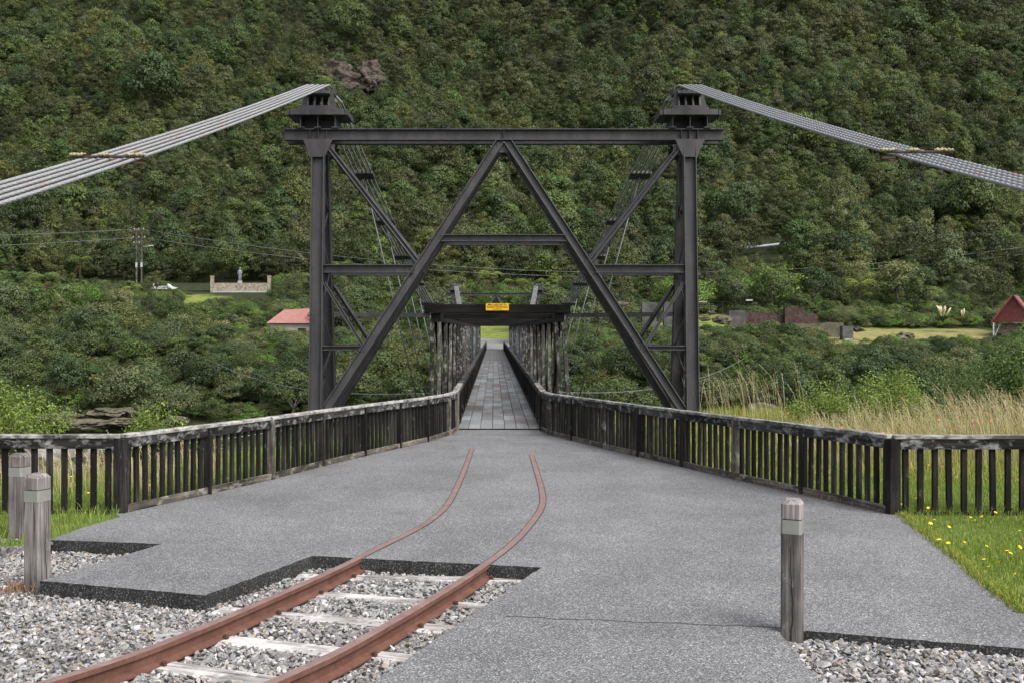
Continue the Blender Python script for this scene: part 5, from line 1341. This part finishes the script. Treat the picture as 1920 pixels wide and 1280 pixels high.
fg_bush(1560, 806, 23.5, 2.1, 1.15, 8000, .028, 'leaf_lime', 'bright green scrambling shrub behind the seeding grass, tapering towards the tower')
fg_bush(1678, 806, 23.5, 2.0, 1.45, 9000, .030, 'leaf_lime', 'bright green scrambling shrub rising behind the seeding grass, the taller one')
fg_bush(1800, 806, 26, 2.8, 1.75, 8000, .034, 'leaf_gloss', 'dark leafy shrub with thin twigs behind the bright scrambling shrub')
fg_bush(1945, 800, 24, 2.6, 2.45, 11000, .046, 'leaf_gloss', 'tall glossy dark green bush in front of the red shed', twigs=16)
def stalks(name, P, Z, H, label):
    """dry seeding grass: bent thin stems with drooping heads"""
    n_ = len(P); a = R.normal(2.8, .8, n_); ln = R.uniform(.05, .42, n_)*H; VV, FF, TT = [], [], []
    w_ = .0035; wa = R.uniform(0, 3.14, n_); dx, dy = np.cos(wa)*w_, np.sin(wa)*w_
    us = np.array([0, .4, .75, 1.0]); zz = np.array([0, .42, .78, .95])
    V = np.zeros((n_, 8+16, 3)); 
    for k in range(4):
        cx, cy, cz = P[:, 0]+np.cos(a)*ln*us[k]**2, P[:, 1]+np.sin(a)*ln*us[k]**2, Z+H*zz[k]
        V[:, 2*k] = np.stack([cx-dx, cy-dy, cz], 1); V[:, 2*k+1] = np.stack([cx+dx, cy+dy, cz], 1)
    base = np.arange(n_)*24
    F_ = [np.stack([base+2*k, base+2*k+1, base+2*k+3, base+2*k+2], 1) for k in range(3)]
    for j in range(4):      # spikelets
        u = R.uniform(.72, 1.05, n_); cx, cy, cz = P[:, 0]+np.cos(a)*ln*u**2, P[:, 1]+np.sin(a)*ln*u**2, Z+H*(.42+.56*(u-.4)/.6*.95)
        L = R.uniform(.02, .055, n_); b_ = a+R.normal(0, .9, n_); ex, ey, ez = cx+np.cos(b_)*L, cy+np.sin(b_)*L, cz-L*R.uniform(-.3, 1.0, n_)
        o4 = 8+4*j; hw_ = .0055
        V[:, o4] = np.stack([cx, cy, cz+.004], 1); V[:, o4+1] = np.stack([(cx+ex)/2+hw_, (cy+ey)/2, (cz+ez)/2+hw_], 1); V[:, o4+2] = np.stack([ex, ey, ez], 1); V[:, o4+3] = np.stack([(cx+ex)/2-hw_, (cy+ey)/2, (cz+ez)/2-hw_], 1)
        F_.append(np.stack([base+o4, base+o4+1, base+o4+2, base+o4+3], 1))
    T = np.repeat(R.uniform(.65, 1.25, (n_, 1))*np.array([1, 1, 1.0]), 24, 0)
    o = meshobj(name, fast_mesh(name, V.reshape(-1, 3), np.concatenate(F_), T), 'leaf_straw'); return tag(o, label, 'grass', kind='stuff')
n_ = 3900; P = np.stack([R.uniform(4.2, 14, n_), R.uniform(15.8, 21.5, n_)], 1)
pxs = VX+F*P[:, 0]/P[:, 1]; kp = (pxs > 1440+120*R.random(len(P))) & (pxs < 2080) & inpoly(P, LR); P = P[kp]
H = np.clip(R.normal(.80, .2, len(P)), .30, 1.4)*np.interp(VX+F*P[:, 0]/P[:, 1], [1440, 1600, 1800, 2000], [.5, .72, 1.0, 1.1])
stalks('seeding_grass', P, gz(P[:, 1], -.02), H, 'tall straw coloured seeding grass beyond the fence in front of the bright shrubs')
n_ = 90; P = np.stack([R.uniform(4.7, 6.9, n_), R.uniform(22, 26, n_)], 1)
stalks('seeding_grass', P, gz(P[:, 1], -.02), np.clip(R.normal(1.25, .22, n_), .7, 1.65), 'few tall dry grass heads above the fence rail beside the tower leg')
n_ = 900; P = np.stack([R.uniform(-8.4, -3.9, n_), R.uniform(13.2, 16, n_)], 1); P = P[inpoly(P, LL)]
stalks('seeding_grass', P, gz(P[:, 1], -.02), np.clip(R.normal(.38, .12, len(P)), .15, .65), 'thin dry grass heads behind the fence balusters near the paired bollards')
def flower(P, z, r_, hgt, mat, label, grp, nm):
    me0 = BOXC.get((nm, 'h'))
    if me0 is None:
        vs = [(0, 0, .25)]; k = 12
        for i in range(k): a = 6.283*i/k; q_ = 1.0 if i % 2 else .72; vs.append((math.cos(a)*q_, math.sin(a)*q_, 0))
        me0 = pydata('head', vs, [[0, 1+i, 1+(i+1) % k] for i in range(k)]); me0.materials.append(MATS[mat]); BOXC[(nm, 'h')] = me0
        me1 = tube_mesh([(0, 0, -1), (0, 0, 0)], .05, 4); me1.materials.append(MATS['stem_green']); BOXC[(nm, 's')] = me1
    for (x, y), zz in zip(P, z):
        h = hgt*random.uniform(.7, 1.3); t = thing(nm, (x, y, zz), label, 'flower', grp)
        o = meshobj('flower_head', BOXC[(nm, 'h')], None, t, (x, y, zz+h)); s = r_*random.uniform(.75, 1.2); o.scale = (s, s, s); o.rotation_euler = (random.gauss(0, .35), random.gauss(0, .35), random.uniform(0, 6))
        o = meshobj('stem', BOXC[(nm, 's')], None, t, (x, y, zz+h)); o.scale = (.05, .05, h)
def fpts(px, py): return [(gp(a, b_).x, gp(a, b_).y) for a, b_ in zip(px, py)]
FP1 = fpts([1760, 1778, 1809, 1660, 1690, 1700, 1745, 1752, 1820, 1828, 1828, 1840, 1878, 1867, 1880, 1911, 1916, 1853, 1866, 1873, 1917, 1844, 1903, 1895, 1888, 1740, 1719, 1705, 1742, 1899, 1913, 1780, 1850], [1024, 1030, 1030, 890, 958, 962, 990, 988, 979, 986, 990, 978, 968, 974, 1008, 1012, 1021, 1074, 1074, 1068, 1054, 1060, 1088, 1050, 1047, 966, 945, 884, 880, 963, 1038, 1000, 1040])
flower(FP1, [gz(y) for x, y in FP1], .020, .07, 'petal_yellow', 'small yellow dandelion flower in the lawn beside the curved pavement edge', 'yellow flowers in the lawn', 'dandelion')
FP2 = fpts([134, 143, 168, 200, 201, 199, 145, 166, 252, 281, 350, 8, 250, 360, 470], [910, 925, 938, 918, 925, 928, 940, 934, 917, 921, 883, 953, 910, 880, 872])
flower(FP2, [gz(y) for x, y in FP2], .020, .10, 'petal_yellow', 'small yellow dandelion flower in the grass behind the white lichened fence', 'yellow flowers by the fence corner', 'dandelion')
FP3 = [(random.uniform(5.0, 9.5), random.uniform(15.5, 18.5)) for _ in range(34)]
flower(FP3, [gz(y) for x, y in FP3], .030, .55, 'petal_orange', 'small orange red poppy among the dry grass beyond the fence', 'orange poppies beyond the fence', 'poppy')
P = []
for i in range(len(FR)-2):
    for _ in range(60 if i in (0, 1) else 14):
        t = R.random(); x = FR[i][0]+(FR[i+1][0]-FR[i][0])*t; y = FR[i][1]+(FR[i+1][1]-FR[i][1])*t; P.append((x-.12+R.normal(0, .03), y))
for i in range(2, len(FL)-1):
    for _ in range(12):
        t = R.random(); x = FL[i][0]+(FL[i+1][0]-FL[i][0])*t; y = FL[i][1]+(FL[i+1][1]-FL[i][1])*t; P.append((x+.12+R.normal(0, .03), y))
P = np.array(P); blades('dry_weeds', P, gz(P[:, 1], .0), np.clip(R.normal(.05, .025, len(P)), .015, .13), .007, 'weed_rust', 'reddish dry weeds along the foot of the fence boards', 'weeds', 1.0)
n_ = 170; P = np.stack([g1.x-.12+R.normal(0, .07, n_), g1.y-.05+R.normal(0, .07, n_)], 1)
blades('dry_weeds', P, gz(P[:, 1], -.10), np.clip(R.normal(.07, .03, n_), .02, .15), .006, 'weed_rust', 'orange dry weed tuft at the foot of the gravel bollard', 'weeds', 1.0)
# path beyond the bridge
pa = [(BX-1.4, YE), (BX+1.4, YE), (BX+4.5, 128), (BX+6, 136), (BX-7.5, 141), (BX-5.0, 130)]
o = meshobj('path', pydata('path', [(x, y, tz(x, y)+.12) for x, y in pa], [[0, 1, 2, 5], [5, 2, 3, 4]]), 'approach_edge'); o['kind'] = 'structure'
